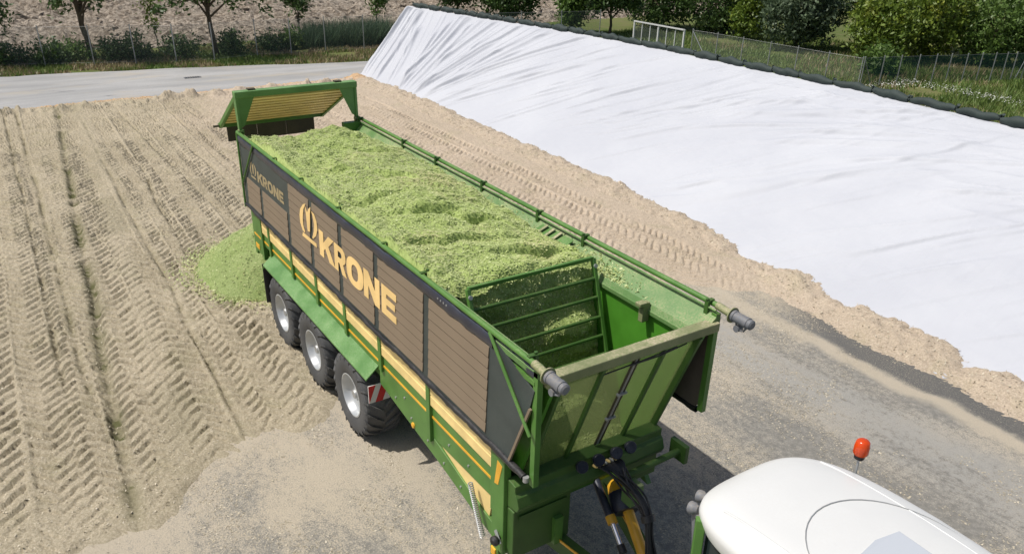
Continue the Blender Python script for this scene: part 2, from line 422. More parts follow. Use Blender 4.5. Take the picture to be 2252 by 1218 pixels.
for k in order:
    y0, dr_, w_, pi_, de = lanes[k]
    yc = y0+dr_*(X+15)+.07*vnoise(X*.22, 0*X+k*3.1, 5)
    v = (Y-yc)/(w_/2); av = np.abs(v)
    mk = sstep(1.05, .99, av)
    if not mk.any(): continue
    u = (X+.03*vnoise(X*5, Y*5, 31)+.05*vnoise(X*1.3, Y*1.3, 37))/pi_ + (1 if k % 3 else -1)*av*(w_/2)/pi_*1.05 + k*.37
    fr = u-np.floor(u)
    fj = fr+.07*vnoise(X*11, Y*11, 51)
    g = sstep(0, .05, fj)*np.clip(1-fj, 0, 1)**4.5*1.25+.15*sstep(.0, .3, fj)*sstep(1, .5, fj)
    brk = np.clip(1.15+.9*vnoise(X*3.2, Y*3.2, 71), .4, 1.2)       # crumbled, broken bars
    st = 1.25*de*np.clip(.95+.7*rough, .5, 1.3)*brk
    H = H*(1-mk)+(.16+.018*fbm(X*.4, Y*.8, 2, k)-st*g)*mk
for x0, y0, x1, y1, de, wd, gr in [(-33, -1.6, -4.8, -3.55, .13, .085, 1.0), (-33, -3.05, -8, -3.6, .08, .05, .5), (-33, -3.5, -9, -3.92, .08, .05, .45), (-31, -1.0, -6.0, -1.6, .075, .05, .35),
                                   (-31, .45, -14, .9, .07, .05, .25), (-24, -.1, -12, -.85, .07, .05, .25), (-31, 1.4, -16, 1.9, .06, .05, .2), (-31, 2.2, -18, 2.6, .06, .05, .2), (-31, 3.0, -18, 3.4, .06, .05, .2)]:
    yc = y0+(y1-y0)*(X-x0)/(x1-x0)+.05*vnoise(X*.35, 0*X+y0, 8)
    en = sstep(x0-1, x0+2, X)*sstep(x1+.8, x1-.8, X)*np.clip(.75+1.0*vnoise(X*2.5, 0*X+y0*7, 12), .25, 1.3)
    b = np.exp(-((Y-yc)/wd)**2)*en
    H = H-de*b+.15*de*np.exp(-((Y-yc-2.1*wd)/(wd*1.1))**2)*en
    G = np.maximum(G, gr*np.exp(-((Y-yc)/(wd*1.6))**2)*en*(.5+.7*np.clip(vnoise(X*9, Y*9, 4), 0, 1)))
G = np.maximum(G, .22*np.exp(-((Y+1.95+.06*(X+15))/.35)**2)*np.clip(.5+vnoise(X*.6, Y*1.5, 14), 0, 1))
sm = np.exp(-((Y+1.95+.07*(X+15))/.30)**2)*.75; H = H*(1-sm)+.165*sm
H = np.maximum(H, .02); H += .016*fbm(X*8, Y*8, 3, 41)+.008*rng.standard_normal(X.shape)
# bank at the back edge and the ragged front edge
H += .26*np.exp(-((X+32.2+.35*vnoise(Y*.45, Y*0, 2))/.32)**2)*np.clip(.6+.8*vnoise(Y*1.9, X*1.3, 3)+.5*vnoise(Y*5, X*5, 6), .05, 1.5)
xe = np.interp(Y, [-14, -5.2, -3.7, -2.8, -1.7, -.3, .8, 2.6, 4, 6, 8, 9.3, 10.2, 11.4], [-3, -3.5, -4.1, -4.4, -5.2, -5.35, -6.6, -8.4, -9.4, -8.6, -7.4, -6.2, -5.2, -5])
xe = xe+.45*vnoise(Y*1.1, Y*0+3, 2)+.3*fbm(X*1.7, Y*1.7, 4, 17)
mask = sstep(.0, .8, xe-X)*sstep(-33.7, -33.2, X+.3*fbm(Y*.8, Y*0, 3, 9))
H = H*(.30+.70*sstep(0, 3.6, xe-X)); H = -.05+(H+.05)*mask
me = np_mesh('silage_floor', np.stack([X, Y, H], -1).reshape(-1, 3), grid_faces(len(sx), len(sy)), True)
a_ = me.attributes.new('green', 'FLOAT', 'POINT'); a_.data.foreach_set('value', G.ravel().astype(np.float32))
o = link('silage_floor', me, M['silage_floor']); tag(o, kind='structure')

# ------------------------------------------------------------ white sheet over the big clamp
toe_x = [-34, -28, -19, -12.4, -9.8, -7, -3.9, 0, 8, 14]; toe_y = [12.35, 12.5, 12.3, 12.2, 11.7, 11.2, 11.0, 10.9, 10.8, 10.8]
cr_x = [-36.6, -34.2, -28.9, -24.5, -20, -10.9, -4, 14]; cr_y = [16.5, 16.9, 17.9, 18.6, 19.0, 19.15, 18.85, 18.8]
def toe(x): return np.interp(x, toe_x, toe_y)
def crest(x): return np.interp(x, cr_x, cr_y)
nu, nv = 1450, 180
u = np.linspace(0, 1, nu); s = np.linspace(0, 1, nv)
U, S = np.meshgrid(u, s, indexing='ij')
xl = -33.9-2.5*S
Xs = xl+(12-xl)*U
yt = toe(Xs); yc = crest(Xs)
Ys = yt+(yc-yt)*S
zc = 3.05+.03*fbm(Xs*.3, Xs*0, 2, 6)
Zs = .0+zc*S+.06*np.sin(np.pi*S)
D = np.zeros_like(Xs)
def fold(c, t_, p, wd, A, s0=0., s1=1., sharp=1.):
    global D
    path = t_+(c-t_)*S**p
    dd = (Xs-path)/(wd*(.7+.6*S))
    env = sstep(s0-.02, s0+.18, S)*sstep(s1+.06, s1-.12, S)
    D += A*env*np.where(dd < 0, np.exp(-np.abs(dd*.8)**1.5), np.exp(-np.abs(dd*2.6)**1.5))
fr_ = np.random.default_rng(5)
for k in range(58):      # fan of sharp folds gathered at the left end
    c = -35.8+17.5*(k+fr_.uniform(-.45, .45))/58
    t_ = -30.6+(c+34.5)*.30+fr_.normal(0, .35)
    big = fr_.random() < .45
    fold(c, t_, fr_.uniform(.85, 1.35), fr_.uniform(.12, .26) if big else fr_.uniform(.05, .11), (fr_.uniform(.06, .14) if big else fr_.uniform(.02, .05))*(1 if k < 42 else .7), fr_.choice([0, 0, .1, .3]), fr_.choice([1.05, 1.05, .9, .75]))
for k in range(14):
    c = -36.2+1.6*fr_.random(); fold(c, c+2.4+fr_.normal(0, .3), 1, fr_.uniform(.08, .2), fr_.uniform(.04, .12))
for k in range(95):      # long slack folds across the middle and right
    c = -22+33*fr_.random(); t_ = c-fr_.uniform(5.5, 9); a = fr_.uniform(-.1, .55)
    fold(c, t_, fr_.uniform(.9, 1.15), fr_.uniform(.12, .24), fr_.uniform(.025, .07)*(1 if c < -9 else .6), a, min(1.05, a+fr_.uniform(.35, .7)))
for k in range(16):      # swoops hanging from the crest on the right
    c = -8+14*fr_.random(); a = fr_.uniform(.4, .65)
    fold(c, c-fr_.uniform(10, 15), fr_.uniform(1.5, 2.1), fr_.uniform(.25, .4), fr_.uniform(.035, .08), a, a+fr_.uniform(.3, .5))
# gathered wrinkles: noise drawn out along the pull of the sheet
Bc = Xs+8.5*(1-S)+1.2*(1-S)**2*np.sin(Xs*.25)+.35*fbm(Xs*.4, S*3, 2, 71)
mk1 = np.clip(.15+1.5*vnoise(Bc*.22, S*2.2, 73), 0, 1)*sstep(-24, -15, Xs)
mk2 = np.clip(.1+1.6*vnoise(Bc*.30+5, S*3.2, 75), 0, 1)*sstep(-27, -18, Xs)
rid = lambda n_: 1-np.abs(n_)*2
D += .10*mk1*np.clip(rid(vnoise(Bc*1.4, S*1.1, 77)), 0, 1)**2+.055*mk2*np.clip(rid(vnoise(Bc*2.8, S*1.6, 79)), 0, 1)**2+.028*mk2*np.clip(rid(vnoise(Bc*5.2, S*2.4, 81)), 0, 1)**2
Bs = S*9-.12*(Xs+8)+.3*fbm(Xs*.3, S*4, 2, 83)     # swoops hanging below the crest on the right
mk3 = sstep(.45, .75, S)*sstep(-15, -8, Xs)*np.clip(.3+1.2*vnoise(Xs*.15, S*4, 85), 0, 1)
D += .16*mk3*np.clip(rid(vnoise(Bs*1.7, Xs*.10, 87)), 0, 1)**2+.05*mk3*np.clip(rid(vnoise(Bs*4.1, Xs*.16, 88)), 0, 1)**2
D += .03*fbm(Xs*.35, Ys*.7, 3, 8)+.006*fbm(Xs*2.2+Ys*1.5, Ys*5, 2, 18)
D *= (sstep(0, .04, S)*.9+.1)*(.2+.8*sstep(1, .92, S))
Zs2 = Zs+D*.92; Ys2 = Ys-D*.38*sstep(1, .95, S)
Ys2 -= .12*sstep(.06, 0, S)*vnoise(Xs*.8, Xs*0, 4)
V = np.stack([Xs, Ys2, Zs2], -1).reshape(-1, 3); F = grid_faces(nu, nv)
# sheet folds down behind the crest and round the end
ex = []; ef = []
b0 = len(V); top = np.arange(nu)*nv+nv-1
ex.append(np.stack([V[top][:, 0]+.15, V[top][:, 1]+.35, V[top][:, 2]*0-.02], 1)); i = np.arange(nu-1)
F = np.concatenate([F, np.stack([top[i], b0+i, b0+i+1, top[i+1]], 1)[:, ::-1]])
b1 = b0+nu; lf = np.arange(nv)
ex.append(np.stack([V[lf][:, 0]+.5, V[lf][:, 1]+.02, V[lf][:, 2]*0-.02], 1)); i = np.arange(nv-1)
F = np.concatenate([F, np.stack([lf[i], b1+i, b1+i+1, lf[i+1]], 1)])
me = np_mesh('covered_silage_clamp', np.concatenate([V]+ex), F, True)
o = link('covered_silage_clamp', me, M['sheet'], origin=(-14, 15, 0))
tag(o, 'long sloping silage clamp under one wrinkled white cover sheet', 'silage clamp')

# ------------------------------------------------------------ bank of loose silage along the foot of the sheet
bx = np.arange(-34, 9, .05); bw = np.linspace(-1.9, 1.5, 75)
Xb, Wb = np.meshgrid(bx, bw, indexing='ij')
cus = np.array([-34, -29.5, -24, -19.5, -15.2, -11.2, -7.0, -3.86, -.92, 2.2, 5.4, 9]); k = np.clip(np.searchsorted(cus, Xb)-1, 0, len(cus)-2)
tt = np.clip((Xb-cus[k])/(cus[k+1]-cus[k]), 0, 1)
sc = np.sin(np.pi*tt)**.6; rt_ = sstep(-12, -6, Xb)
hh = (.14+.04*sc)*(1-rt_)+(.10+.13*sc)*rt_
cy = toe(Xb)+.05+(.25*sc)*rt_
prof = np.exp(-np.abs((Wb+.05)/np.where(Wb < -.05, .80-.25*rt_+.22*sc*rt_, .55+.3*sc*rt_))**2.2)
Yb = cy+Wb; Zb = -.06+(hh+.06)*prof*(1+.5*fbm(Xb*1.3, Yb*1.3, 4, 3))+.06*fbm(Xb*5, Yb*5, 4, 6)*prof+.012*rng.standard_normal(Xb.shape)
me = np_mesh('silage_bank', np.stack([Xb, Yb, Zb], -1).reshape(-1, 3), grid_faces(len(bx), len(bw)), True)
me.attributes.new('green', 'FLOAT', 'POINT')
o = link('silage_bank', me, M['silage_floor'], origin=(0, 0, 0)); tag(o, kind='structure')

# white corner of sheet sticking out below the bank
mb = MB(); mb.prism([(-1.25, 10.42, .006), (-.95, 10.36, .006), (-.75, 10.75, .03), (-1.1, 10.85, .06)], (0, 0, .012))
tag(mb.build('sheet_scrap', M['sheet'], origin=(-1, 10.5, .02)), 'small white corner of sheet poking out from under the silage bank', 'sheet')

# ------------------------------------------------------------ sandbags along the crest
junc = [-35.97, -34.54, -33.6, -32.58, -31.6, -30.77, -29.91, -28.94, -27.89, -26.66, -25.57, -24.52, -23.51, -22.44, -21.4, -20.0, -18.58, -17.11, -15.91, -14.64, -13.36, -12.27, -10.89, -9.44, -8.14, -6.65, -5.38, -4.0, -2.7]
ORD = ['first', 'second', 'third', 'fourth', 'fifth', 'sixth', 'seventh', 'eighth', 'ninth', 'tenth', 'eleventh', 'twelfth', 'thirteenth', 'fourteenth', 'fifteenth', 'sixteenth', 'seventeenth', 'eighteenth', 'nineteenth', 'twentieth',
       'twenty-first', 'twenty-second', 'twenty-third', 'twenty-fourth', 'twenty-fifth', 'twenty-sixth', 'twenty-seventh', 'twenty-eighth']
br = np.random.default_rng(3)
for k in range(len(junc)-1):
    xa, xb = junc[k]+.03, junc[k+1]-.03
    n = 14; xs_ = np.linspace(xa, xb, n); pr = np.clip(np.sin(np.pi*np.linspace(0.03, .97, n)), 0, 1)**.28
    ph = br.uniform(0, 6); rad = .135*br.uniform(.85, 1.15)
    pts = [(x, float(crest(x))+.03+.03*math.sin(x*2+ph), 3.05+.10-.02*(1-pr[i])+.025*math.sin(i*.8+ph)) for i, x in enumerate(xs_)]
    mb = MB(); mb.tube(pts, [rad*pr[i]*(1+.08*br.standard_normal()) for i in range(n)], 9)
    for q in (0, -1):     # tied neck
        e = pts[q]; dx = -.09 if q == 0 else .09
        mb.tube([e, (e[0]+dx*.5, e[1]+.02, e[2]+.04), (e[0]+dx*.8, e[1]+.03*br.standard_normal(), e[2]+.12)], [.045, .03, .05], 6)
    o = mb.build('sandbag', M['sand_bag'], smooth=60, origin=((xa+xb)/2, float(crest((xa+xb)/2)), 3.06))
    tag(o, 'dark green sandbag on the crest of the white sheet, %s from its far left end' % ORD[k], 'sandbag', 'sandbags weighting the crest of the sheet')

# ------------------------------------------------------------ chopped maize: heap on the ground, scattered bits
def flakes(P, Nn, size, r, flat=.5):
    """small bent flakes lying on points P"""
    k = len(P); a = r.uniform(0, 2*np.pi, k); L_ = size*r.uniform(.5, 1.6, k); W_ = L_*r.uniform(.25, .6, k)
    tl = r.normal(0, flat, (k, 2))
    ax = np.stack([np.cos(a), np.sin(a), tl[:, 0]], 1)*L_[:, None]; bx_ = np.stack([-np.sin(a), np.cos(a), tl[:, 1]], 1)*W_[:, None]
    V = np.stack([P-ax, P+bx_, P+ax, P-bx_], 1).reshape(-1, 3); F = np.arange(4*k).reshape(-1, 4)
    return V, F
def heap(X0, Y0, rx, ry, h, name, n=130):
    a = np.linspace(-1.25, 1.25, n); A, B = np.meshgrid(a, a, indexing='ij')
    r_ = np.sqrt(A*A+B*B)*(1+.10*vnoise(A*1.7+3, B*1.7, 3))
    Z = h*np.clip(1-r_**1.5, -.2, 1)*.93+.07*fbm(A*5, B*5, 4, 2)*sstep(1.1, .7, r_)+.012*rng.standard_normal(A.shape)
    Z = np.where(r_ > 1, -.08, Z)
    return X0+A*rx, Y0+B*ry, Z+.06
# loose crumbs lying on yard and silage floor
M['crumb'] = leafmat('dry_crumbs', (.28, .235, .16), (.74, .66, .50), None, .1)
cr2 = np.random.default_rng(31)
n = 60000; x = cr2.uniform(-7, 4, n); y = cr2.uniform(-5.5, 11, n)
ok = (fbm(x*.5, y*1.2, 4, 91)+.035*(-1.5-x)+.25*vnoise(x*3, y*3, 93) > .02); x, y = x[ok], y[ok]
V, F = flakes(np.stack([x, y, 0*x+.006], 1), None, .016, cr2, .25)
tag(link('loose_crumbs', np_mesh('loose_crumbs', V, F), M['crumb']), 'dry straw-coloured crumbs scattered over the grey yard', 'crumbs', kind='stuff')
hx = cr2.integers(0, len(sx), 90000); hy = cr2.integers(0, len(sy), 90000); zz = H[hx, hy]; ok = (zz > .03) & (sx[hx] > -19) & (np.abs(sy[hy]) < 7)
V, F = flakes(np.stack([sx[hx][ok]+cr2.normal(0, .01, ok.sum()), sy[hy][ok]+cr2.normal(0, .01, ok.sum()), zz[ok]+.006], 1), None, .014, cr2, .5)
tag(link('floor_crumbs', np_mesh('floor_crumbs', V, F), M['crumb']), 'small dry fibres lying all over the tyre-marked silage floor', 'crumbs', kind='stuff')
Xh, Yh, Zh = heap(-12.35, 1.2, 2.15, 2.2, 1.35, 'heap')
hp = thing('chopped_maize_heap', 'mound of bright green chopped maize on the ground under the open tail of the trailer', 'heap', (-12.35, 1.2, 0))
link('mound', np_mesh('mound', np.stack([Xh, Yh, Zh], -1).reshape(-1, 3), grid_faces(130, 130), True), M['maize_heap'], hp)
fr2 = np.random.default_rng(8)
i = fr2.integers(0, 130, 22000); j = fr2.integers(0, 130, 22000); ok = Zh[i, j] > .03
V, F = flakes(np.stack([Xh[i, j]+fr2.normal(0, .02, 22000), Yh[i, j]+fr2.normal(0, .02, 22000), Zh[i, j]+.008], 1)[ok], None, .017, fr2, .35)
tag(link('loose_bits', np_mesh('loose_bits', V, F), M['maize_bits'], hp), kind='stuff')

# ragged fringe of bits round the heap, crumbs on the bank
n = 5000; a = fr2.uniform(0, 2*np.pi, n); q = 2.0+np.abs(fr2.normal(0, .28, n))
V, F = flakes(np.stack([-12.35+q*np.cos(a), 1.2+q*np.sin(a), .165+.02*fr2.random(n)], 1), None, .022, fr2, .4)
tag(link('fringe_bits', np_mesh('fringe_bits', V, F), M['maize_bits'], hp), kind='stuff')
n = 30000; i = fr2.integers(0, len(bx), n); j = fr2.integers(0, len(bw), n); ok = Zb[i, j] > .03
V, F = flakes(np.stack([Xb[i, j]+fr2.normal(0, .02, n), Yb[i, j]+fr2.normal(0, .02, n), Zb[i, j]+.008], 1)[ok], None, .02, fr2, .6)
tag(link('bank_crumbs', np_mesh('bank_crumbs', V, F), M['crumb']), 'dry crumbs lying on the silage bank along the foot of the sheet', 'crumbs', kind='stuff')

# ============================================================ TRAILER
XR, W2, HT = -10.2, 2.54, 3.93        # rear end, overall width, rail height
tr_ = thing('silage_trailer', 'green and cream three-axle silage trailer heaped with chopped maize, tailgate raised', 'trailer', (-5.2, 1.27, 0))
def ym(y, far): return W2-y if far else y

# floor and chassis
mb = MB(); mb.box(XR, -.7, .2, 2.34, 1.42, 1.5); mb.build('floor', M['green'], tr_)
for yy in (.62, 1.82):
    mb = MB(); mb.box(XR+.2, -.4, yy, yy+.12, 1.02, 1.42); mb.build('chassis_beam', M['green'], tr_)
for far in (0, 1):
    # side walls with the flared top
    mb = MB(); y0, y1 = ym(.20, far), ym(.25, far); mb.box(XR, -.62, min(y0, y1), max(y0, y1), 1.5, 3.66)
    mb.hexa([(-.62, y0, 2.1), (-.02, y0, 3.66), (-.02, y1, 3.66), (-.62, y1, 2.1), (-.62, y0, 3.66), (-.621, y0, 3.66), (-.621, y1, 3.66), (-.62, y1, 3.66)])
    mb.build('side_wall', M['green_clean'], tr_)
    mb = MB(); a = [(ym(.29, far), 3.60), (ym(.255, far), 3.665), (ym(.03, far), 3.86), (ym(.0, far), 3.84), (ym(.0, far), 3.78), (ym(.06, far), 3.74)]
    mb.prism([(XR, p, q) for p, q in a], (-XR-.03, 0, 0)); mb.build('flare_panel', M['green_dusty'], tr_)
    mb = MB(); mb.box(-1.95, -.1, *sorted((ym(.22, far), ym(.30, far))), 3.54, 3.60); mb.build('wall_rim', M['green_dusty'], tr_, bevel=.008)
    # top rail, inner guide, brackets, winding motor
    mb = MB(); mb.tube([(XR-.12, ym(0, far), HT), (-.02, ym(0, far), HT)], .034, 12); mb.build('top_rail', M['green'], tr_, smooth=40)
    mb = MB(); mb.tube([(XR-.05, ym(.07, far), HT-.03), (-.05, ym(.07, far), HT-.03)], .014, 8); mb.build('guide_rail', M['green_dusty'], tr_, smooth=40)
    for bxx in (-10.16, -8.11, -6.79, -5.21, -3.62, -2.52, -.19):
        mb = MB(); mb.box(bxx-.03, bxx+.03, *sorted((ym(.05, far), ym(.09, far))), 3.79, 3.975); mb.box(bxx-.028, bxx+.028, *sorted((ym(-.02, far), ym(.06, far))), 3.962, 3.98)
        mb.lathe([(.0, -.012), (.022, -.012), (.022, .012), (0, .012)], (bxx, ym(.08, far), 3.99), (0, 0, 1), 8)
        mb.build('rail_bracket', M['green_shaded_dirty'], tr_, bevel=.006)
    yy = ym(0, far); hz = HT-.02
    mb = MB(); mb.tube([(-.1, yy, HT), (.14, yy, hz)], .045, 12); mb.build('rail_end', M['green_very_dusty'], tr_, smooth=40)
    mt = MB(); mt.lathe([(0, .0), (.07, .0), (.07, .03), (.062, .035), (.062, .17), (.066, .172), (.066, .22), (.058, .222), (.058, .265), (.04, .28), (0, .28)], (.15, yy, hz), (1, 0, -.02), 18)
    mo = mt.build('winding_motor', M['motor'], tr_, smooth=35)
    q = MB(); q.lathe([(.05, 0), (.092, 0), (.092, .014), (.05, .014)], (.13, yy, hz), (1, 0, 0), 20); q.build('flange', M['green_very_dusty'], mo, smooth=40)
    q = MB(); q.tube([(.20, yy, hz-.07), (.24, yy-.02, hz-.14), (.32, yy, hz-.12), (.36, yy, hz-.05)], .013, 7); q.lathe([(0, -.04), (.04, -.04), (.04, .04), (0, .04)], (.24, yy, hz-.12), (0, 1, 0), 10)
    q.build('cable', M['motor'], mo, smooth=40)

# posts, cream panels, stripes, skirts on both sides
PX = [-9.62, -9.12, -7.83, -6.58, -5.33, -4.02, -2.50, -.86]
for far in (0, 1):
    fy_ = lambda a, b: sorted((ym(a, far), ym(b, far)))
    for k, px in enumerate(PX):
        zb = 1.5 if px > -3.9 or px < -9 else 1.80
        mb = MB(); mb.box(px-.05, px+.05, *fy_(.012, .10), zb, 3.70); mb.build('side_post', M['green'], tr_, bevel=.008)
    ends = [XR+.03]+PX+[]
    for k in range(len(ends)-1):
        xa = ends[k]+(.05 if k else 0); xb = ends[k+1]-.05
        if xb-xa < .12: continue
        if k == 0:
            mb = MB(); mb.box(xa, xb, *fy_(.04, .2), 1.52, 2.40); mb.build('corner_panel', M['green'], tr_, bevel=.006)
        else:
            sec = [(.14, 2.42), (.05, 2.40), (.030, 2.37), (.030, 2.255), (.038, 2.248), (.038, 2.238), (.030, 2.231), (.030, 2.095), (.05, 2.06), (.14, 2.05)]
            mb = MB(); mb.prism([(xa, ym(p, far), q) for p, q in sec], (xb-xa, 0, 0)); mb.build('cream_panel', M['cream'], tr_)
            mb = MB(); mb.box(xa, xb, *fy_(.055, .2), 1.80, 2.085); mb.build('side_panel', M['green'], tr_)
        mb = MB(); mb.box(xa+.002, xb-.002, *fy_(.046 if k else .03, .06), 1.885, 1.918); mb.build('reflective_stripe', M['orange'], tr_)
    # rear corner lights
    mb = MB(); mb.box(XR+.05, XR+.28, *fy_(.03, .05), 1.60, 1.70); mb.build('corner_reflector', M['orange'], tr_)
    # front skirt with cream insert
    sk = [(-4.15, 1.80), (-.91, 1.80), (-.91, 1.62), (-2.46, 1.56), (-1.16, 1.26), (-.88, 1.22), (-.70, .98), (-1.25, 1.05), (-2.2, 1.22), (-3.87, 1.46), (-4.15, 1.50)]
    mb = MB(); mb.prism([(a, ym(.06, far), b) for a, b in sk], (0, .08 if not far else -.08, 0)); mb.build('front_skirt', M['green'], tr_, bevel=.006)
    mb = MB(); mb.prism([(a, ym(.085, far), b) for a, b in [(-2.5, 1.60), (-.95, 1.66), (-1.05, 1.2)]], (0, .03 if not far else -.03, 0)); mb.build('cream_insert', M['cream'], tr_)
    for bx_, bz in [(-3.6, 1.56), (-3.1, 1.49), (-2.6, 1.42), (-2.15, 1.33), (-1.7, 1.25), (-1.35, 1.16), (-2.0, 1.72), (-1.5, 1.72), (-3.3, 1.72)]:
        mb = MB(); mb.lathe([(0, 0), (.016, 0), (.016, .014), (0, .014)], (bx_, ym(.06, far), bz), (0, 1 if far else -1, 0), 8); mb.build('bolt', M['galv'], tr_)
    mb = MB(); mb.lathe([(0, 0), (.045, 0), (.04, .02), (0, .028)], (-3.05, ym(.06, far), 1.40), (0, 1 if far else -1, 0), 14); mb.build('side_reflector', M['orange'], tr_, smooth=40)
    # mudguard over the three wheels, flap behind
    ya, yb = ym(.10, far), ym(-.15, far)
    mb = MB(); mb.hexa([(-9.14, ya, 1.80), (-4.19, ya, 1.80), (-4.19, yb, 1.58), (-9.14, yb, 1.58), (-9.14, ya, 1.825), (-4.19, ya, 1.825), (-4.19, yb, 1.605), (-9.14, yb, 1.605)])
    mb.box(-9.14, -4.19, *fy_(.10, .62), 1.795, 1.82)
    mb.prism([(-9.14, ya, 1.80), (-9.14, yb, 1.58), (-9.24, yb, 1.46), (-9.24, ya, 1.62)], (.02, 0, 0))
    mb.build('mudguard', M['mudguard'], tr_)
    mb = MB(); mb.box(-9.30, -9.27, *fy_(-.13, .58), .72, 1.56); mb.build('mud_flap', M['black'], tr_)
    # red and white warning plate
    yw_ = -.10
    pl = MB(); yy = ym(yw_, far); mb_ = MB()
    pl.hexa([(-4.17, ym(-.14, far), 1.20), (-4.15, ym(-.14, far), 1.20), (-4.15, ym(.20, far), 1.20), (-4.17, ym(.20, far), 1.20), (-4.17, ym(-.14, far), 1.50), (-4.15, ym(-.14, far), 1.50), (-4.15, ym(.20, far), 1.50), (-4.17, ym(.20, far), 1.50)])
    plo = pl.build('warning_plate', M['white_paint'], tr_)
    for a in ((-.14, -.02), (.08, .20)):
        s0, s1 = a
        q = MB(); q.prism([(-4.149, ym(max(s0-.12, -.14), far), 1.20 if s0 > -.1 else 1.20), (-4.149, ym(s0, far), 1.20), (-4.149, ym(s1, far), 1.50) if s1 < .21 else (-4.149, ym(.2, far), 1.5), (-4.149, ym(max(s1-.12, -.14), far), 1.50)], (.003, 0, 0)); q.build('red_band', M['red'], plo)

# wheels
def wheel_meshes():
    RR, WD = .735, .62
    t = MB(); prof = [(.36, -.26), (.40, -.285), (.52, -.31), (.62, -.31), (.675, -.285), (.70, -.24), (.705, 0), (.70, .24), (.675, .285), (.62, .31), (.52, .31), (.40, .285), (.36, .26), (.36, -.26)]
    t.lathe(prof, (0, 0, 0), (0, 1, 0), 48)
    NL = 22
    for k in range(NL):
        for sd in (-1, 1):
            a0 = 2*math.pi*(k+(.5 if sd > 0 else 0))/NL
            pts = []
            for (yy, da, rr) in [(.02, .0, .742), (.15, .14, .742), (.27, .27, .728), (.315, .33, .675)]:
                pts.append((yy*sd, a0+da, rr))
            for i in range(3):
                (yA, aA, rA), (yB, aB, rB) = pts[i], pts[i+1]; h = .035
                def pt(y_, a, r): return (r*math.cos(a), y_, r*math.sin(a))
                t.hexa([pt(yA, aA-h, rA-.06), pt(yB, aB-h, rB-.06), pt(yB, aB+h, rB-.06), pt(yA, aA+h, rA-.06), pt(yA, aA-h*.7, rA), pt(yB, aB-h*.7, rB), pt(yB, aB+h*.7, rB), pt(yA, aA+h*.7, rA)])
    r_ = MB(); r_.lathe([(.375, -.275), (.385, -.285), (.365, -.29), (.345, -.27), (.33, -.20), (.30, -.16), (.22, -.13), (.14, -.14), (.12, -.17), (.0, -.17)], (0, 0, 0), (0, 1, 0), 36)
    r_.lathe([(.375, .275), (.365, .29), (.345, .27), (.33, .1), (.30, -.1), (.0, -.1)], (0, 0, 0), (0, 1, 0), 36)
    h = MB(); h.lathe([(0, -.235), (.07, -.235), (.085, -.21), (.085, -.14), (0, -.14)], (0, 0, 0), (0, 1, 0), 18)
    for k in range(10):
        a = 2*math.pi*k/10; h.lathe([(0, -.165), (.014, -.165), (.014, -.13), (0, -.13)], (.165*math.cos(a), 0, .165*math.sin(a)), (0, 1, 0), 6)
    return t.mesh('tyre', 30), r_.mesh('rim', 35), h.mesh('wheel', 35)
tm, rm, hm = wheel_meshes(); tm.materials.append(M['tyre']); rm.materials.append(M['rim']); hm.materials.append(M['galv'])
for far in (0, 1):
    for k, xx in enumerate((-5.20, -6.93, -8.64)):
        c = Vector((xx, ym(.25, far), .735)); rz = math.pi if far else 0
        hw = inst('wheel', hm, tr_, c, (0, .3*k, rz))
        for nm, me in (('tyre', tm), ('rim', rm)):
            o = bpy.data.objects.new(nm, me); col.objects.link(o); o.parent = hw
for xx in (-5.20, -6.93, -8.64):
    mb = MB(); mb.tube([(xx, .4, .735), (xx, 2.14, .735)], .07, 12); mb.build('axle', M['green'], tr_, smooth=40)

# roll-up curtain on the near side: dark sheet, brown slats, straps, hems, lettering
def cy_(z, off=0): return -.035*(3.9-z)-off
def curtain_pt(x, z, off=0): return (x, cy_(z, off), z)
cu = MB(); cu.prism([curtain_pt(a, b) for a, b in [(-10.28, 3.86), (-.88, 3.86), (-.07, 3.62), (-.12, 3.42), (-.42, 2.60), (-.42, 2.50), (-10.14, 2.50)]], (0, .012, 0))
cuo = cu.build('side_curtain', M['curtain'], tr_)
SX = [-9.98, -9.05, -7.52, -6.40, -5.18, -3.90, -2.42, -.88]
zt, zb_ = 3.73, 2.62
for k in range(len(SX)-1):
    xa, xb = SX[k]+(.10 if k else .06), SX[k+1]-.05
    ztop = 3.16 if k < 2 else zt
    ns = 4 if k < 2 else 8
    hgt = (ztop-zb_)/ns
    sl_ = MB(); h2 = hgt-.014
    sl_.hexa([(0, -.012, 0), (xb-xa, -.012, 0), (xb-xa, .008, 0), (0, .008, 0), (0, -.004, h2), (xb-xa, -.004, h2), (xb-xa, .008, h2), (0, .008, h2)])
    me = sl_.mesh('curtain_slat')
    for j in range(ns):
        z = zb_+j*hgt; inst('curtain_slat', me, cuo, (xa, cy_(z)-.004, z), (-.035, 0, 0), M['brown'])
# front edge trim of the curtain and diagonal stays
mb = MB(); mb.beam(curtain_pt(-.10, 3.40, .01), curtain_pt(-.42, 2.56, .01), .03, .03); mb.build('curtain_edge', M['brown'], cuo)
mb = MB(); mb.tube([curtain_pt(-.90, 3.92, .03), curtain_pt(-.05, 3.10, .03)], .02, 8); mb.build('stay', M['green'], tr_, smooth=40)
mb = MB(); mb.tube([curtain_pt(-9.25, 3.92, .03), curtain_pt(-10.18, 2.95, .03)], .018, 8); mb.build('stay', M['green'], tr_, smooth=40)
mb = MB(); mb.tube([curtain_pt(-10.30, 3.93, .02), curtain_pt(-10.16, 2.48, .02)], .022, 8); mb.build('rear_stay', M['green'], tr_, smooth=40)
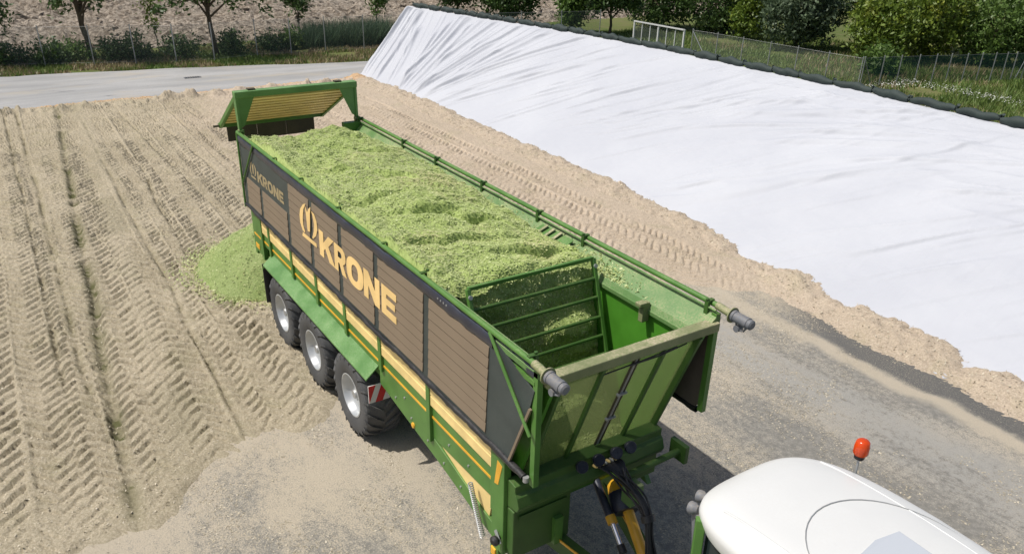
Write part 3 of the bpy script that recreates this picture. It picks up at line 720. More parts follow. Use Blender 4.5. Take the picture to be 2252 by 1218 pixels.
# wrinkled top hem and bottom roll
def lumpy(x0, x1, yz, r, seed, n=150, k=10, flat=1.0, amp=.3):
    xs_ = np.linspace(x0, x1, n); a = np.arange(k)*2*np.pi/k
    Xg, Ag = np.meshgrid(xs_, a, indexing='ij')
    rr = r*(1+amp*vnoise(Xg*5, np.cos(Ag)*1.5+np.sin(Ag)*1.5+Xg*1.2, seed)+amp*.6*vnoise(Xg*17, Ag*1.3, seed+5))
    y = yz[0]+.012*vnoise(Xg*1.3, Xg*0, seed)+np.cos(Ag)*rr*flat; z = yz[1]+.012*vnoise(Xg*1.1, Xg*0+4, seed)+np.sin(Ag)*rr
    V = np.stack([Xg, y, z], -1).reshape(-1, 3)
    i = np.arange(n-1)[:, None]*k; j = np.arange(k)[None, :]; j2 = (j+1) % k
    F = np.stack([(i+j).ravel(), (i+k+j).ravel(), (i+k+j2).ravel(), (i+j2).ravel()], 1)
    return np_mesh('roll', V, F, True)
link('bottom_roll', lumpy(-10.16, -.12, (cy_(2.53), 2.53), .042, 3, n=260, amp=.2), M['black'], tr_)
link('top_hem', lumpy(-10.24, -.85, (cy_(3.80), 3.80), .085, 9, flat=.28, amp=.22), M['hem'], tr_)
link('top_hem', lumpy(-.85, -.10, (cy_(3.82)+.02, 3.80), .06, 19, n=30, flat=.28, amp=.22), M['hem'], tr_)

def glyph(loops, x0, z0, sx_, sz_, off, shear=0):
    mb = MB(); P3 = [[Vector((x0+(a+shear*b)*sx_, 0, z0+b*sz_)) for a, b in lp] for lp in loops]
    tri = tessellate_polygon(P3); flat = [p for lp in P3 for p in lp]
    mb.add([(p.x, cy_(p.z, off), p.z) for p in flat], tri); return mb
def ell(cx_, cz_, rx_, rz_, n=28, e=2.5):
    out = []
    for k in range(n):
        a = 2*math.pi*k/n; c_, s_ = math.cos(a), math.sin(a)
        out.append((cx_+rx_*math.copysign(abs(c_)**(2/e), c_), cz_+rz_*math.copysign(abs(s_)**(2/e), s_)))
    return out
GL = {'K': [[(0, 0), (.30, 0), (.30, .30), (.40, .42), (.66, 0), (1.04, 0), (.63, .60), (1.0, 1), (.64, 1), (.30, .60), (.30, 1), (0, 1)]],
      'R': [[(0, 0), (.31, 0), (.31, .35), (.41, .35), (.62, 0), (1.0, 0), (.72, .40), (.86, .48), (.94, .60), (.94, .76), (.87, .90), (.73, .98), (.56, 1), (0, 1)], [(.31, .57), (.31, .79), (.50, .79), (.59, .75), (.62, .68), (.59, .61), (.50, .57)]],
      'O': [ell(.5, .5, .5, .52), list(reversed(ell(.5, .5, .19, .28)))],
      'N': [[(0, 0), (.29, 0), (.29, .50), (.68, 0), (.98, 0), (.98, 1), (.69, 1), (.69, .50), (.30, 1), (0, 1)]],
      'E': [[(0, 0), (.92, 0), (.92, .25), (.31, .25), (.31, .385), (.84, .385), (.84, .615), (.31, .615), (.31, .75), (.92, .75), (.92, 1), (0, 1)]]}
CROWN = [[(-6.54, 3.63), (-6.67, 3.58), (-6.82, 3.46), (-6.88, 3.33), (-6.86, 3.2), (-6.77, 3.11), (-6.67, 3.09), (-6.65, 3.12), (-6.72, 3.21), (-6.72, 3.33), (-6.67, 3.49)],
         [(-6.59, 3.59), (-6.54, 3.55), (-6.49, 3.5), (-6.43, 3.57), (-6.32, 3.64), (-6.36, 3.51), (-6.38, 3.35), (-6.41, 3.19), (-6.52, 3.17), (-6.54, 3.3), (-6.56, 3.47)],
         [(-6.3, 3.58), (-6.17, 3.57), (-6.08, 3.48), (-6.06, 3.35), (-6.13, 3.22), (-6.29, 3.11), (-6.32, 3.13), (-6.23, 3.26), (-6.2, 3.39), (-6.24, 3.51)],
         [(-6.76, 3.075), (-6.14, 3.085), (-6.13, 3.015), (-6.80, 3.0)]]
for ch, xa, wd in (('K', -6.0, .62), ('R', -5.37, .47), ('O', -4.90, .62), ('N', -4.27, .55), ('E', -3.67, .50)):
    glyph(GL[ch], xa, 2.955, wd, .43, .020).build('letter', M['letter'], cuo)
for lp in CROWN: glyph([lp], 0, 0, 1, 1, .020).build('crown_emblem', M['letter'], cuo)
for ch, xa, wd in (('K', -9.20, .33), ('R', -8.87, .27), ('O', -8.59, .31), ('N', -8.26, .29), ('E', -7.95, .26)):
    glyph(GL[ch], xa, 3.25, wd, .21, .005).build('letter', M['letter_faded'], cuo)
for lp in CROWN: glyph([[((a+6.5)*.5, (b-3.0)*.5) for a, b in lp]], -9.47, 3.24, 1, 1, .005).build('crown_emblem', M['letter_faded'], cuo)
for k in range(4):
    mb = MB(); mb.lathe([(0, 0), (.013, 0), (.013, .006), (0, .006)], curtain_pt(-2.05+k*.07, 3.83, .03), (0, -1, 0), 8); mb.build('eyelet', M['galv'], tr_)

# far-side curtain (seen from behind at the front corner)
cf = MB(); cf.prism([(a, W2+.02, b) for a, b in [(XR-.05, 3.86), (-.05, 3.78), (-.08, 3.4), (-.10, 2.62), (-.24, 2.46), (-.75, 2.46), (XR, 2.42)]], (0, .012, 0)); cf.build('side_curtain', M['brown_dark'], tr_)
link('bottom_roll', lumpy(XR, -.2, (W2+.03, 2.43), .042, 13), M['black'], tr_)

# front corner posts
for far in (0, 1):
    yy = ym(.0, far)
    mb = MB(); mb.box(-.11, -.03, *sorted((ym(.0, far), ym(.07, far))), 2.42 if not far else 2.52, 3.86); mb.prism([(-.11, ym(.035, far), 3.86), (-.30, ym(.035, far), 3.86), (-.11, ym(.035, far), 3.60)], (0, .006, 0))
    mb.build('front_post', M['green'], tr_, bevel=.006)
mb = MB(); mb.beam((-.85, .02, 3.70), (-.08, .02, 3.70), .05, .05); mb.build('curtain_rail', M['green'], tr_)
mb = MB(); mb.lathe([(0, -.03), (.035, -.03), (.035, .03), (0, .03)], (-.10, -.05, 2.52), (0, 0, 1), 12); mb.build('roll_end_cap', M['galv'], tr_, smooth=40)
# front wall: slanting perforated sheet with ribs, dusty top beam
def fw(y, t_, off=0):    # t_ 0 at the foot, 1 at the top
    n_ = Vector((1.5, 0, -.62)).normalized(); p = Vector((-.62+.56*t_, y, 2.13+1.55*t_)); return p+n_*off
mb = MB(); mb.hexa([fw(.24, 0), fw(2.30, 0), fw(2.30, 0, .012), fw(.24, 0, .012), fw(.24, 1), fw(2.30, 1), fw(2.30, 1, .012), fw(.24, 1, .012)]); mb.build('front_wall', M['front'], tr_)
mb = MB(); mb.box(-.13, .02, .09, 2.50, 3.655, 3.77); mb.build('front_beam', M['green_very_dusty'], tr_, bevel=.012)
for yy, wd in ((.30, .09), (.86, .05), (1.74, .05), (2.24, .11)):
    mb = MB(); a, b = fw(yy, .0, .03), fw(yy, .985, .03); mb.beam(a, b, .05, wd, (1, 0, -.4)); mb.build('front_rib', M['green_shaded_dirty'], tr_, bevel=.008)
for dy in (-.035, 0, .035):
    mb = MB(); mb.tube([fw(1.32+dy, .03, .035), fw(1.32+dy, .97, .035)], .014, 8); mb.build('hydraulic_pipe', M['rubber_flap'] if dy else M['galv'], tr_, smooth=40)
for k_, (ya, yb) in enumerate(((.86, 1.9), (1.25, 2.05))):
    mb = MB(); mb.tube([fw(ya, .93, .05), fw((ya+yb)/2, .95-.012*k_, .06), fw(yb, .965, .05)], .009, 7); mb.build('front_cable', M['black'], tr_, smooth=40)
for tq in (.35, .62):
    mb = MB(); mb.beam(fw(1.25, tq, .05), fw(1.39, tq, .05), .02, .04, (1, 0, -.4)); mb.build('pipe_clamp', M['galv'], tr_)
# grid in front of the load
gt, gb = Vector((-1.93, 0, 3.92)), Vector((-1.42, 0, 2.45))
def gp(y, t_): p = gb.lerp(gt, t_); return (p.x, y, p.z)
gr_ = MB(); gr_.beam(gp(.30, 1), gp(2.17, 1), .045, .05); go = gr_.build('load_grid', M['green'], tr_, bevel=.006)
for yy in (.30, 2.17):
    q = MB(); q.beam(gp(yy, 0), gp(yy, 1), .06, .05, (0, 1, 0)); q.build('grid_post', M['green'], go, bevel=.006)
    q = MB(); q.lathe([(0, 0), (.028, 0), (.028, .02), (0, .02)], (gp(yy, .94)[0]+.03, yy, gp(yy, .94)[2]), (1, 0, .3), 10); q.build('bolt', M['galv'], go)
for t_ in (.83, .67, .50, .34, .18, .04):
    q = MB(); q.tube([gp(.30, t_), gp(2.17, t_)], .024, 10); q.build('grid_bar', M['green_shaded_dirty'], go, smooth=40)
# latch hook on the far wall and toothed guide plate on the far flare
mb = MB(); mb.box(-.98, -.90, 2.16, 2.27, 3.44, 3.70); mb.box(-.99, -.89, 2.10, 2.22, 3.66, 3.71); mb.build('wall_latch', M['green_very_dusty'], tr_, bevel=.01)
mb = MB(); mb.prism([(-3.45, 2.22, 3.74), (-3.40, 2.40, 3.84), (-2.66, 2.40, 3.84), (-2.70, 2.20, 3.72), (-2.74, 2.14, 3.58), (-3.30, 2.14, 3.60)], (0, .012, .02)); mb.build('guide_plate', M['green'], tr_)
for k in range(3):
    mb = MB(); mb.beam((-3.30+k*.17, 2.26, 3.80), (-3.26+k*.17, 2.40, 3.89), .06, .012); mb.build('guide_tooth', M['green_very_dusty'], tr_)

# front crossbeam, lamps, lower frame
mb = MB(); mb.prism([(-.62, .05, 1.74), (-.40, .05, 1.78), (-.36, .05, 1.86), (-.40, .05, 1.98), (-.44, .05, 2.02), (-.44, .05, 2.12), (-.62, .05, 2.14)], (0, 2.22, 0)); mb.build('front_crossbeam', M['green_shaded_dirty'], tr_, bevel=.01)
for yy in (.92, 1.17, 1.44, 1.66):
    mb = MB(); mb.lathe([(0, -.06), (.03, -.06), (.062, -.03), (.078, .02), (.078, .045), (.07, .055), (0, .05)], (-.36, yy, 2.12), (.75, -.2, .35), 18); lo = mb.build('work_lamp', M['hem'], tr_, smooth=40)
    q = MB(); q.tube([(-.42, yy, 2.04), (-.40, yy, 2.09)], .018, 8); q.build('lamp_bracket', M['black'], lo)
mb = MB(); mb.box(-.80, -.46, .05, .88, 1.02, 1.735); mb.build('front_frame', M['green_shaded_dirty'], tr_, bevel=.015)
mb = MB(); mb.box(-.80, -.50, 1.72, 2.30, 1.38, 1.735); mb.build('front_frame', M['green_shaded_dirty'], tr_, bevel=.015)
mb = MB(); mb.box(-.455, -.44, .12, .80, 1.60, 1.66); mb.build('frame_rib', M['green_shaded_dirty'], tr_)
mb = MB(); mb.box(-.86, -.60, .0, .10, 1.0, 2.42); mb.build('corner_column', M['green'], tr_, bevel=.01)
mb = MB(); mb.prism([(-.74, -.004, 2.33), (-.64, -.004, 2.30), (-.72, -.004, 1.99), (-.80, -.004, 1.97)], (0, .004, 0)); mb.build('front_reflector', M['orange'], tr_)
mb = MB(); mb.tube([(-.32, 1.62, 1.72), (-.24, 2.42, 1.84)], .045, 12); mb.build('bracket_tube', M['green_shaded_dirty'], tr_, smooth=40)
mb = MB(); mb.box(-.40, -.12, 2.40, 2.47, 1.70, 1.96); mb.build('bracket_plate', M['green_shaded_dirty'], tr_, bevel=.01)
mb = MB(); mb.box(-.30, -.12, 1.55, 1.75, 1.38, 1.66); mb.build('valve_block', M['green_dusty'], tr_, bevel=.01)
# support spring, tap and lamps at the near front corner
sp = []
for k in range(240):
    a = k/240*2*math.pi*26; t_ = k/239; c0 = Vector((-1.33, -.02, 1.60)).lerp(Vector((-.98, -.05, 1.02)), t_)
    sp.append(c0+Vector((math.cos(a)*.028, math.sin(a)*.03, 0)))
mb = MB(); mb.tube(sp, .008, 5); mb.build('support_spring', M['galv'], tr_, smooth=60)
mb = MB(); mb.lathe([(0, 0), (.02, 0), (.025, .05), (.06, .07), (.065, .11), (.03, .14), (0, .14)], (-.66, -.0, 1.24), (.3, -1, .1), 14); mb.build('tap_knob', M['black'], tr_, smooth=40)
mb = MB(); mb.beam((-.72, -.03, 1.32), (-.58, -.05, 1.22), .02, .05); mb.build('lever', M['galv'], tr_)
mb = MB(); mb.box(-.84, -.74, -.02, .05, .86, .98); mb.build('corner_lamp', M['orange'], tr_, bevel=.01)
mb = MB(); mb.box(-.88, -.70, .0, .09, .80, 1.01); mb.build('lamp_holder', M['green'], tr_, bevel=.01)
mb = MB(); mb.tube([(-.80, .04, .82), (-.60, .06, .74), (-.52, .10, .66)], .016, 8); mb.build('hose_coupling', M['galv'], tr_, smooth=40)
# drawbar, cylinder, shaft guard
for s_ in (-1, 1):
    mb = MB(); mb.beam((-.95, 1.27+.62*s_, 1.0), (1.15, 1.27+.10*s_, .72), .14, .22); dbo = mb.build('drawbar', M['green_shaded_dirty'], tr_, bevel=.012)
    q = MB(); q.beam((-.42, 1.27+.49*s_-.075*1, 1.045), (.16, 1.27+.345*s_-.075, .968), .012, .05, (0, -.3, 1)); q.build('reflective_strip', M['orange'], dbo)
mb = MB(); mb.lathe([(0, 0), (.06, 0), (.09, .03), (.09, .10), (.05, .14), (0, .14)], (1.15, 1.27, .70), (1, 0, -.1), 18); mb.build('hitch_eye', M['galv'], tr_, smooth=40)
cb = MB(); cb.tube([(-.78, 1.50, 1.46), (-.22, 1.38, 1.15)], .055, 16); cbo = cb.build('lift_cylinder', M['hem'], tr_, smooth=40)
q = MB(); q.tube([(-.24, 1.385, 1.16), (.02, 1.33, 1.0)], .032, 14); q.build('piston_rod', M['chrome'], cbo, smooth=40)
q = MB(); q.tube([(-.30, 1.40, 1.195), (-.21, 1.38, 1.145)], .066, 16); q.build('cylinder_ring', M['orange'], cbo, smooth=40)
q = MB(); q.tube([(.01, 1.33, 1.0), (.10, 1.31, .95)], .05, 14); q.build('rod_eye', M['black'], cbo, smooth=40)
gd = MB(); gd.lathe([(0, 0), (.10, .01), (.15, .06), (.165, .20), (.165, .22)], (-.60, 1.74, 1.42), (.75, -.25, -.45), 20); gdo = gd.build('shaft_guard', M['orange'], tr_, smooth=40)
q = MB(); q.lathe([(.17, .18), (.175, .40), (.15, .44), (0, .44)], (-.60, 1.74, 1.42), (.75, -.25, -.45), 20); q.build('guard_cone', M['hem'], gdo, smooth=40)
q = MB(); q.lathe([(.07, .40), (.07, 1.3), (0, 1.3)], (-.60, 1.74, 1.42), (.75, -.22, -.40), 14); q.build('drive_shaft', M['orange'], gdo, smooth=40)
# hose bundle to the tractor
hr = np.random.default_rng(2)
for k in range(15):
    a, b = hr.normal(0, .035, 2)
    path = [(-.42, 1.18+.022*k, 1.98), (-.30, 1.26+.02*k, 1.96), (-.12, 1.42+a+.006*k, 1.80+b), (.08, 1.52+a, 1.66+b), (.26, 1.50+a*.7, 1.50+b*.7), (.40, 1.42+a*.8, 1.28+b), (.62, 1.32+a*1.6, 1.06+b), (1.0, 1.24+a*2, 1.0+b), (1.5, 1.22+a*2, 1.12+b)]
    P = []
    for i in range(len(path)-1):      # Catmull-Rom
        p0, p1, p2, p3 = [Vector(path[min(max(i+q, 0), len(path)-1)]) for q in (-1, 0, 1, 2)]
        for t_ in (0, .25, .5, .75): P.append(.5*((2*p1)+(p2-p0)*t_+(2*p0-5*p1+4*p2-p3)*t_*t_+(3*p1-p0-3*p2+p3)*t_**3))
    mb = MB(); mb.tube(P, .013 if k % 3 else .017, 7); mb.build('hose', M['black'], tr_, smooth=60)
mb = MB(); mb.tube([(.22, 1.51, 1.54), (.27, 1.50, 1.48)], .085, 12); mb.build('hose_tie', M['black'], tr_, smooth=40)
for k in range(7):
    mb = MB(); mb.lathe([(0, 0), (.02, 0), (.02, .05), (.012, .07), (0, .07)], (-.42, 1.16+.05*k, 2.0), (1, 0, .2), 8); mb.build('hose_coupling', M['galv'] if k % 2 else M['cream'], tr_, smooth=40)

# tailgate, swung up on two arms, slatted inside
tg = MB(); tg.box(-10.40, -10.22, .02, 2.50, 4.58, 4.70); tgo = tg.build('tailgate', M['mudguard'], tr_, bevel=.012)
for yy in (.03, 2.44):
    q = MB(); q.prism([(-10.24, yy, 4.62), (-10.24, yy, 3.93), (-10.34, yy, 3.90), (-10.42, yy, 4.62)], (0, .05, 0))
    s_ = 1 if yy < 1 else -1
    q.prism([(-10.26, yy+.02, 4.58), (-10.26, yy+.02+.34*s_, 4.58), (-10.26, yy+.02+.10*s_, 4.05), (-10.26, yy+.02, 3.98)], (-.012, 0, 0)); q.build('gate_arm', M['mudguard'], tgo, bevel=.005)
    q = MB(); q.lathe([(0, 0), (.045, 0), (.045, .10), (0, .10)], (-10.28, yy-.025, 3.94), (0, 1, 0), 14); q.build('gate_hinge', M['green_very_dusty'], tgo, smooth=40)
def tp(y, t_, off=0):
    n_ = Vector((.52, 0, -.85)); return Vector((-10.36-1.50*t_, y, 4.60-.86*t_))+n_*off
q = MB(); q.hexa([tp(.05, 0), tp(2.46, 0), tp(2.46, 0, -.02), tp(.05, 0, -.02), tp(.05, 1), tp(2.30, 1), tp(2.30, 1, -.02), tp(.05, 1, -.02)]); q.build('gate_sheet', M['rubber_flap'], tgo)
NSL = 9
for k in range(NSL):
    t0 = .06+.88*k/NSL; q = MB(); ye = 2.40-.14*t0; q.hexa([tp(.12, t0), tp(ye, t0), tp(ye, t0, .05), tp(.12, t0, .05), tp(.12, t0+.052), tp(ye, t0+.052), tp(ye, t0+.052, .05), tp(.12, t0+.052, .05)])
    q.build('gate_slat', M['cream'], tgo)
for (ya, yb) in ((.06, .06), (2.44, 2.28)):
    q = MB(); q.beam(tp(ya, 0, .03), tp(yb, 1.02, .03), .07, .09); q.build('gate_rail', M['green'], tgo, bevel=.006)
q = MB(); q.beam(tp(.02, 1.0, .02), tp(2.32, 1.0, .02), .08, .09); q.build('gate_rail', M['green'], tgo, bevel=.006)
for yy in (.30, 2.05):
    q = MB(); q.box(-10.40, -10.28, yy, yy+.14, 4.702, 4.73); q.build('gate_buffer', M['rubber_flap'], tgo)
q = MB(); q.tube([tp(-.10, .98, .04), tp(.02, .98, .04)], .025, 8); q.build('gate_pin', M['rubber_flap'], tgo)
for k in range(3):
    y0 = .18+k*.64
    q = MB(); q.box(-11.88, -11.85, y0, y0+.63, 3.36, 3.74); q.build('rubber_flap', M['rubber_flap'], tgo)
# rear posts
for far in (0, 1):
    mb = MB(); mb.box(XR-.10, XR+.02, *sorted((ym(.05, far), ym(.25, far))), 1.42, 3.84); mb.build('rear_post', M['green'], tr_, bevel=.01)
mb = MB(); mb.box(-10.27, -10.12, 2.12, 2.48, 3.62, 3.90); mb.build('hinge_plate', M['green'], tr_, bevel=.006)

# ------------------------------------------------------------ the load of chopped maize
ld = thing('maize_load', 'heaped load of chopped green maize filling the box of the trailer', 'maize load', (-6, 1.27, 1.5))
lx = np.arange(-10.25, -2.04, .022); ly = np.linspace(.035, 2.285, 100)
X, Y = np.meshgrid(lx, ly, indexing='ij'); v = (Y-1.2)/1.02
top_ = np.interp(X, [-10.25, -9.9, -9.5, -9, -7, -5, -3.6, -2.7, -2.05], [2.6, 3.72, 3.90, 3.95, 3.97, 3.98, 3.90, 3.86, 3.84])
far_d = np.interp(X, [-10, -9, -7, -5, -4, -3.4, -2.6], [.22, .2, .1, .06, .08, .12, .1])
Zl = top_+.10*(1-np.clip(v, -.75, 2)**2)-.4*far_d*sstep(.45, 1, v)+.05*sstep(-.7, -1.1, v)
Zl += .10*fbm(X*.8, Y*1.1, 3, 5)+.055*fbm(X*2.0, Y*2.0, 4, 7)+.045*fbm(X*7, Y*7, 3, 27)
for x0, y0, ang, ln, dp in [(-3.9, 1.5, .9, .5, .16), (-4.3, 1.0, 1.1, .5, .12), (-3.3, .8, 1.3, .6, .12), (-2.55, 1.7, 1.35, .45, .14), (-6.0, 1.3, .6, .4, .09), (-7.6, 1.6, .9, .4, .08), (-5.2, .6, 1.2, .4, .09), (-8.6, 1.8, 1.2, .35, .09), (-6.8, .7, 1.0, .35, .07)]:
    du = (X-x0)*math.cos(ang)+(Y-y0)*math.sin(ang); dv = -(X-x0)*math.sin(ang)+(Y-y0)*math.cos(ang)+.10*vnoise(X*3, Y*3, 44)
    en = np.exp(-(du/ln)**2); Zl += -dp*en*np.exp(-(np.clip(-dv, 0, 9)/.16)**2)*np.exp(-(np.clip(dv, 0, 9)/.03)**2)+.35*dp*en*np.exp(-((dv-.09)/.10)**2)
Zl -= .10*sstep(-2.25, -2.04, X)**2
Zl += .005*rng.standard_normal(X.shape)
Zl[:, 0] = 3.55; Y[:, 0] = .034
link('mound', np_mesh('mound', np.stack([X, Y, Zl], -1).reshape(-1, 3), grid_faces(len(lx), len(ly)), True), M['maize'], ld)
# steep cut face behind the grid
fy2 = np.linspace(.26, 2.285, 90); ft = np.linspace(0, 1, 90)
Yf, Tf = np.meshgrid(fy2, ft, indexing='ij')
zt_ = np.interp(Yf, ly, Zl[-1]); Zf = zt_+(1.55-zt_)*Tf
Xf = -2.055+.42*Tf*(zt_-1.55)/2.3+.55*sstep(.62, 1, Tf)*Tf
Xf += .10*fbm(Yf*1.6, Zf*1.6, 4, 61)*sstep(0, .12, Tf)+.03*fbm(Yf*6, Zf*6, 3, 62)
Xf += .20*np.exp(-((Yf-1.85)/.35)**2-((Zf-3.05)/.16)**2)+.16*np.exp(-((Yf-2.0)/.25)**2-((Zf-2.72)/.10)**2)
link('cut_face', np_mesh('cut_face', np.stack([Xf, Yf, Zf], -1).reshape(-1, 3), grid_faces(90, 90), True), M['maize'], ld)
n = 95000; i = fr2.integers(0, len(lx), n); j = fr2.integers(1, len(ly), n)
P = np.stack([X[i, j]+fr2.normal(0, .011, n), np.clip(Y[i, j]+fr2.normal(0, .011, n), .035, 2.27), Zl[i, j]+.003], 1); P = P[P[:, 2] > 1.7]
V, F = flakes(P, None, .0135, fr2, .26)
n = 9000; i = fr2.integers(0, 90, n); j = fr2.integers(0, 90, n)
V2, F2 = flakes(np.stack([Xf[i, j]+.006, Yf[i, j]+fr2.normal(0, .01, n), Zf[i, j]+fr2.normal(0, .01, n)], 1), None, .014, fr2, .9)
V = np.concatenate([V, V2]); F = np.concatenate([F, F2+len(V)-len(V2)])
tag(link('loose_bits', np_mesh('loose_bits', V, F), M['maize_bits'], ld), kind='stuff')
# bits lying on the far flare
n = 2600; xx = fr2.choice([-6.2, -5.2, -4.4, -2.6, -2.2, -3.0, -1.9], n)+fr2.normal(0, .35, n); yy = 2.29+np.abs(fr2.normal(0, .07, n)); yy = np.minimum(yy, 2.48)
V, F = flakes(np.stack([xx, yy, 3.665+(yy-2.285)*.87+.008], 1), None, .018, fr2, .5)
tag(link('spilled_bits', np_mesh('spilled_bits', V, F), M['maize_bits']), 'dry chopped bits spilled along the flared rim of the trailer', 'spilled maize', kind='stuff')

# ============================================================ TRACTOR
tx = thing('tractor', 'tractor with a smooth white cab roof coupled in front of the trailer', 'tractor', (3.0, 1.27, 0))
CX, CY, HX, HY = 3.0, 1.285, 1.43, .915
def roofpt(r, a):
    c_, s_ = math.cos(a), math.sin(a); e = 4.2 if c_ < 0 else 4.6
    px = math.copysign(abs(c_)**(2/e), c_); py = math.copysign(abs(s_)**(2/e), s_)
    x = CX+HX*r*px; y = CY+HY*r*py*(1-.05*max(0, -px)*r)
    zz = 3.42-.10*(r*abs(px))**2-.05*(r*abs(py))**2-.13*r**9
    return (x, y, zz)
NA = 96; rs = [0, .12, .25, .4, .55, .68, .78, .86, .92, .96, .985, 1.0]
V = []; F = []
for r in rs:
    for k in range(NA): V.append(roofpt(r, 2*math.pi*k/NA))
for k in range(NA): p = roofpt(1.0, 2*math.pi*k/NA); V.append((CX+(p[0]-CX)*1.008, CY+(p[1]-CY)*1.008, p[2]-.05))
for k in range(NA): p = roofpt(1.0, 2*math.pi*k/NA); V.append((CX+(p[0]-CX)*.97, CY+(p[1]-CY)*.97, p[2]-.17))
for k in range(NA): p = roofpt(1.0, 2*math.pi*k/NA); V.append((CX+(p[0]-CX)*.6, CY+(p[1]-CY)*.6, p[2]-.19))
for i in range(len(rs)+2):
    for k in range(NA): F.append((i*NA+k, i*NA+(k+1) % NA, (i+1)*NA+(k+1) % NA, (i+1)*NA+k))
me = np_mesh('cab_roof', V, F, True); me.set_sharp_from_angle(angle=R(50)); ro = link('cab_roof', me, M['white_paint'], tx)
# moulded step round the roof window
def roofz(x, y):
    e = 4.6; u_, v_ = abs((x-CX)/HX), abs((y-CY)/HY); r = (u_**e+v_**e)**(1/e)
    return 3.42-.10*u_**2-.05*v_**2-.13*min(r, 1)**9
def roofsheet(name, poly, lift, thick, mat, parent):
    mb = MB(); a = [(x, y, roofz(x, y)+lift) for x, y in poly]; mb.prism(a, (0, 0, thick)); return mb.build(name, mat, parent, bevel=.008)
arc = []
for k in range(25):
    a = math.pi*(.5+k/24); arc.append((3.30+.86*math.cos(a), 1.29+.74*math.sin(a)))
pts = [(x, y, roofz(x, y)+.004) for x, y in arc]
mb = MB(); mb.tube(pts, [.001+.005*math.sin(math.pi*min(1, k/24)) for k in range(25)], 8); mb.build('roof_moulding', M['galv'], ro, smooth=60)
win = [(2.98, 1.02), (2.94, 1.29), (2.98, 1.56), (3.7, 1.56), (3.7, 1.02)]
roofsheet('roof_window', win, .002, .012, M['hatch'], ro)
for yy in (.62, 1.92):
    mb = MB(); mb.tube([(x, yy, roofz(x, yy)-.006) for x in np.linspace(1.95, 4.0, 14)], .010, 6); mb.build('roof_seam', M['white_paint'], ro, smooth=60)
# cab frame and glass
for (xa, ya), (xb, yb) in (((1.78, .55), (1.95, .38)), ((1.78, 1.99), (1.95, 2.16)), ((4.0, .58), (4.1, .48)), ((4.0, 1.96), (4.1, 2.06))):
    mb = MB(); mb.beam((xa, ya, 3.12), (xb, yb, 1.5), .09, .09); mb.build('cab_pillar', M['tractor_green'] if 'tractor_green' in M else M['green'], tx, bevel=.01)
mb = MB(); mb.hexa([(1.97, .44, 1.55), (4.06, .52, 1.55), (4.06, 2.02, 1.55), (1.97, 2.10, 1.55), (1.82, .60, 3.1), (3.96, .62, 3.1), (3.96, 1.92, 3.1), (1.82, 1.94, 3.1)]); mb.build('cab_glass', M['glass'], tx)
mb = MB(); mb.box(1.75, 4.2, .70, 1.84, .75, 1.52); mb.build('cab_body', M['green'], tx, bevel=.03)
mb = MB(); mb.prism([(4.1, .82, .9), (4.1, .82, 1.95), (5.9, .82, 1.75), (6.15, .82, 1.5), (6.15, .82, .85)], (0, .9, 0)); mb.build('hood', M['green'], tx, bevel=.06)
for yy in (-.12, 2.66):
    mb = MB(); A_ = [(2.6+1.12*math.cos(a), yy, .95+1.08*math.sin(a)) for a in np.linspace(.35, 2.8, 14)]; B_ = [(2.6+1.06*math.cos(a), yy, .95+1.02*math.sin(a)) for a in np.linspace(2.8, .35, 14)]
    mb.prism(A_+B_, (0, .6 if yy < 1 else -.6, 0)); mb.build('fender', M['green'], tx)
for yy, xx, sc_ in ((.10, 2.6, 1.28), (2.44, 2.6, 1.28), (.25, 5.5, .95), (2.29, 5.5, .95)):
    hw = inst('wheel', hm, tx, (xx, yy, .735*sc_), (0, 0, 0 if yy < 1.2 else math.pi)); hw.scale = (sc_, .95, sc_)
    for nm, me in (('tyre', tm), ('rim', rm)):
        o = bpy.data.objects.new(nm, me); col.objects.link(o); o.parent = hw
# work lamps under the rear roof edge
for (lx_, ly_, lz_) in ((1.66, .62, 3.14), (1.60, .78, 3.16), (1.66, 1.55, 3.10), (1.68, 2.02, 3.08)):
    mb = MB(); mb.lathe([(0, -.05), (.035, -.045), (.058, -.01), (.06, .03), (.052, .045), (0, .04)], (lx_-.04, ly_, lz_-.05), (-.85, -.25, -.1), 16); lo = mb.build('work_lamp', M['motor'], tx, smooth=40)
    q = MB(); q.box(lx_-.01, lx_+.10, ly_-.015, ly_+.015, lz_-.12, lz_-.08); q.build('lamp_bracket', M['motor'], lo)
mb = MB(); mb.beam((1.62, .66, 3.05), (1.74, .60, 2.72), .06, .08); mb.build('lamp_mount', M['motor'], tx)
# beacon
bc = MB(); bz = 3.21; bx0, by0 = 2.16, 2.20
bc.tube([(bx0, by0, bz-.06), (bx0-.02, by0+.02, bz+.18)], .012, 8); bo = bc.build('beacon', M['galv'], tx, smooth=40)
q = MB(); q.lathe([(0, 0), (.045, 0), (.05, .02), (.05, .045), (0, .045)], (bx0-.02, by0+.02, bz+.15), (0, 0, 1), 16); q.build('beacon_base', M['black'], bo, smooth=40)
q = MB(); q.lathe([(.058, 0), (.071, .02), (.071, .09), (.062, .145), (.042, .162), (0, .166)], (bx0-.02, by0+.02, bz+.195), (0, 0, 1), 20); q.build('beacon_lens', M['beacon'], bo, smooth=50)
q = MB(); q.lathe([(0, 0), (.025, .0), (.03, .06), (.0, .09)], (bx0-.02, by0+.02, bz+.2), (0, 0, 1), 10); q.build('beacon_lamp', M['chrome'], bo, smooth=50)

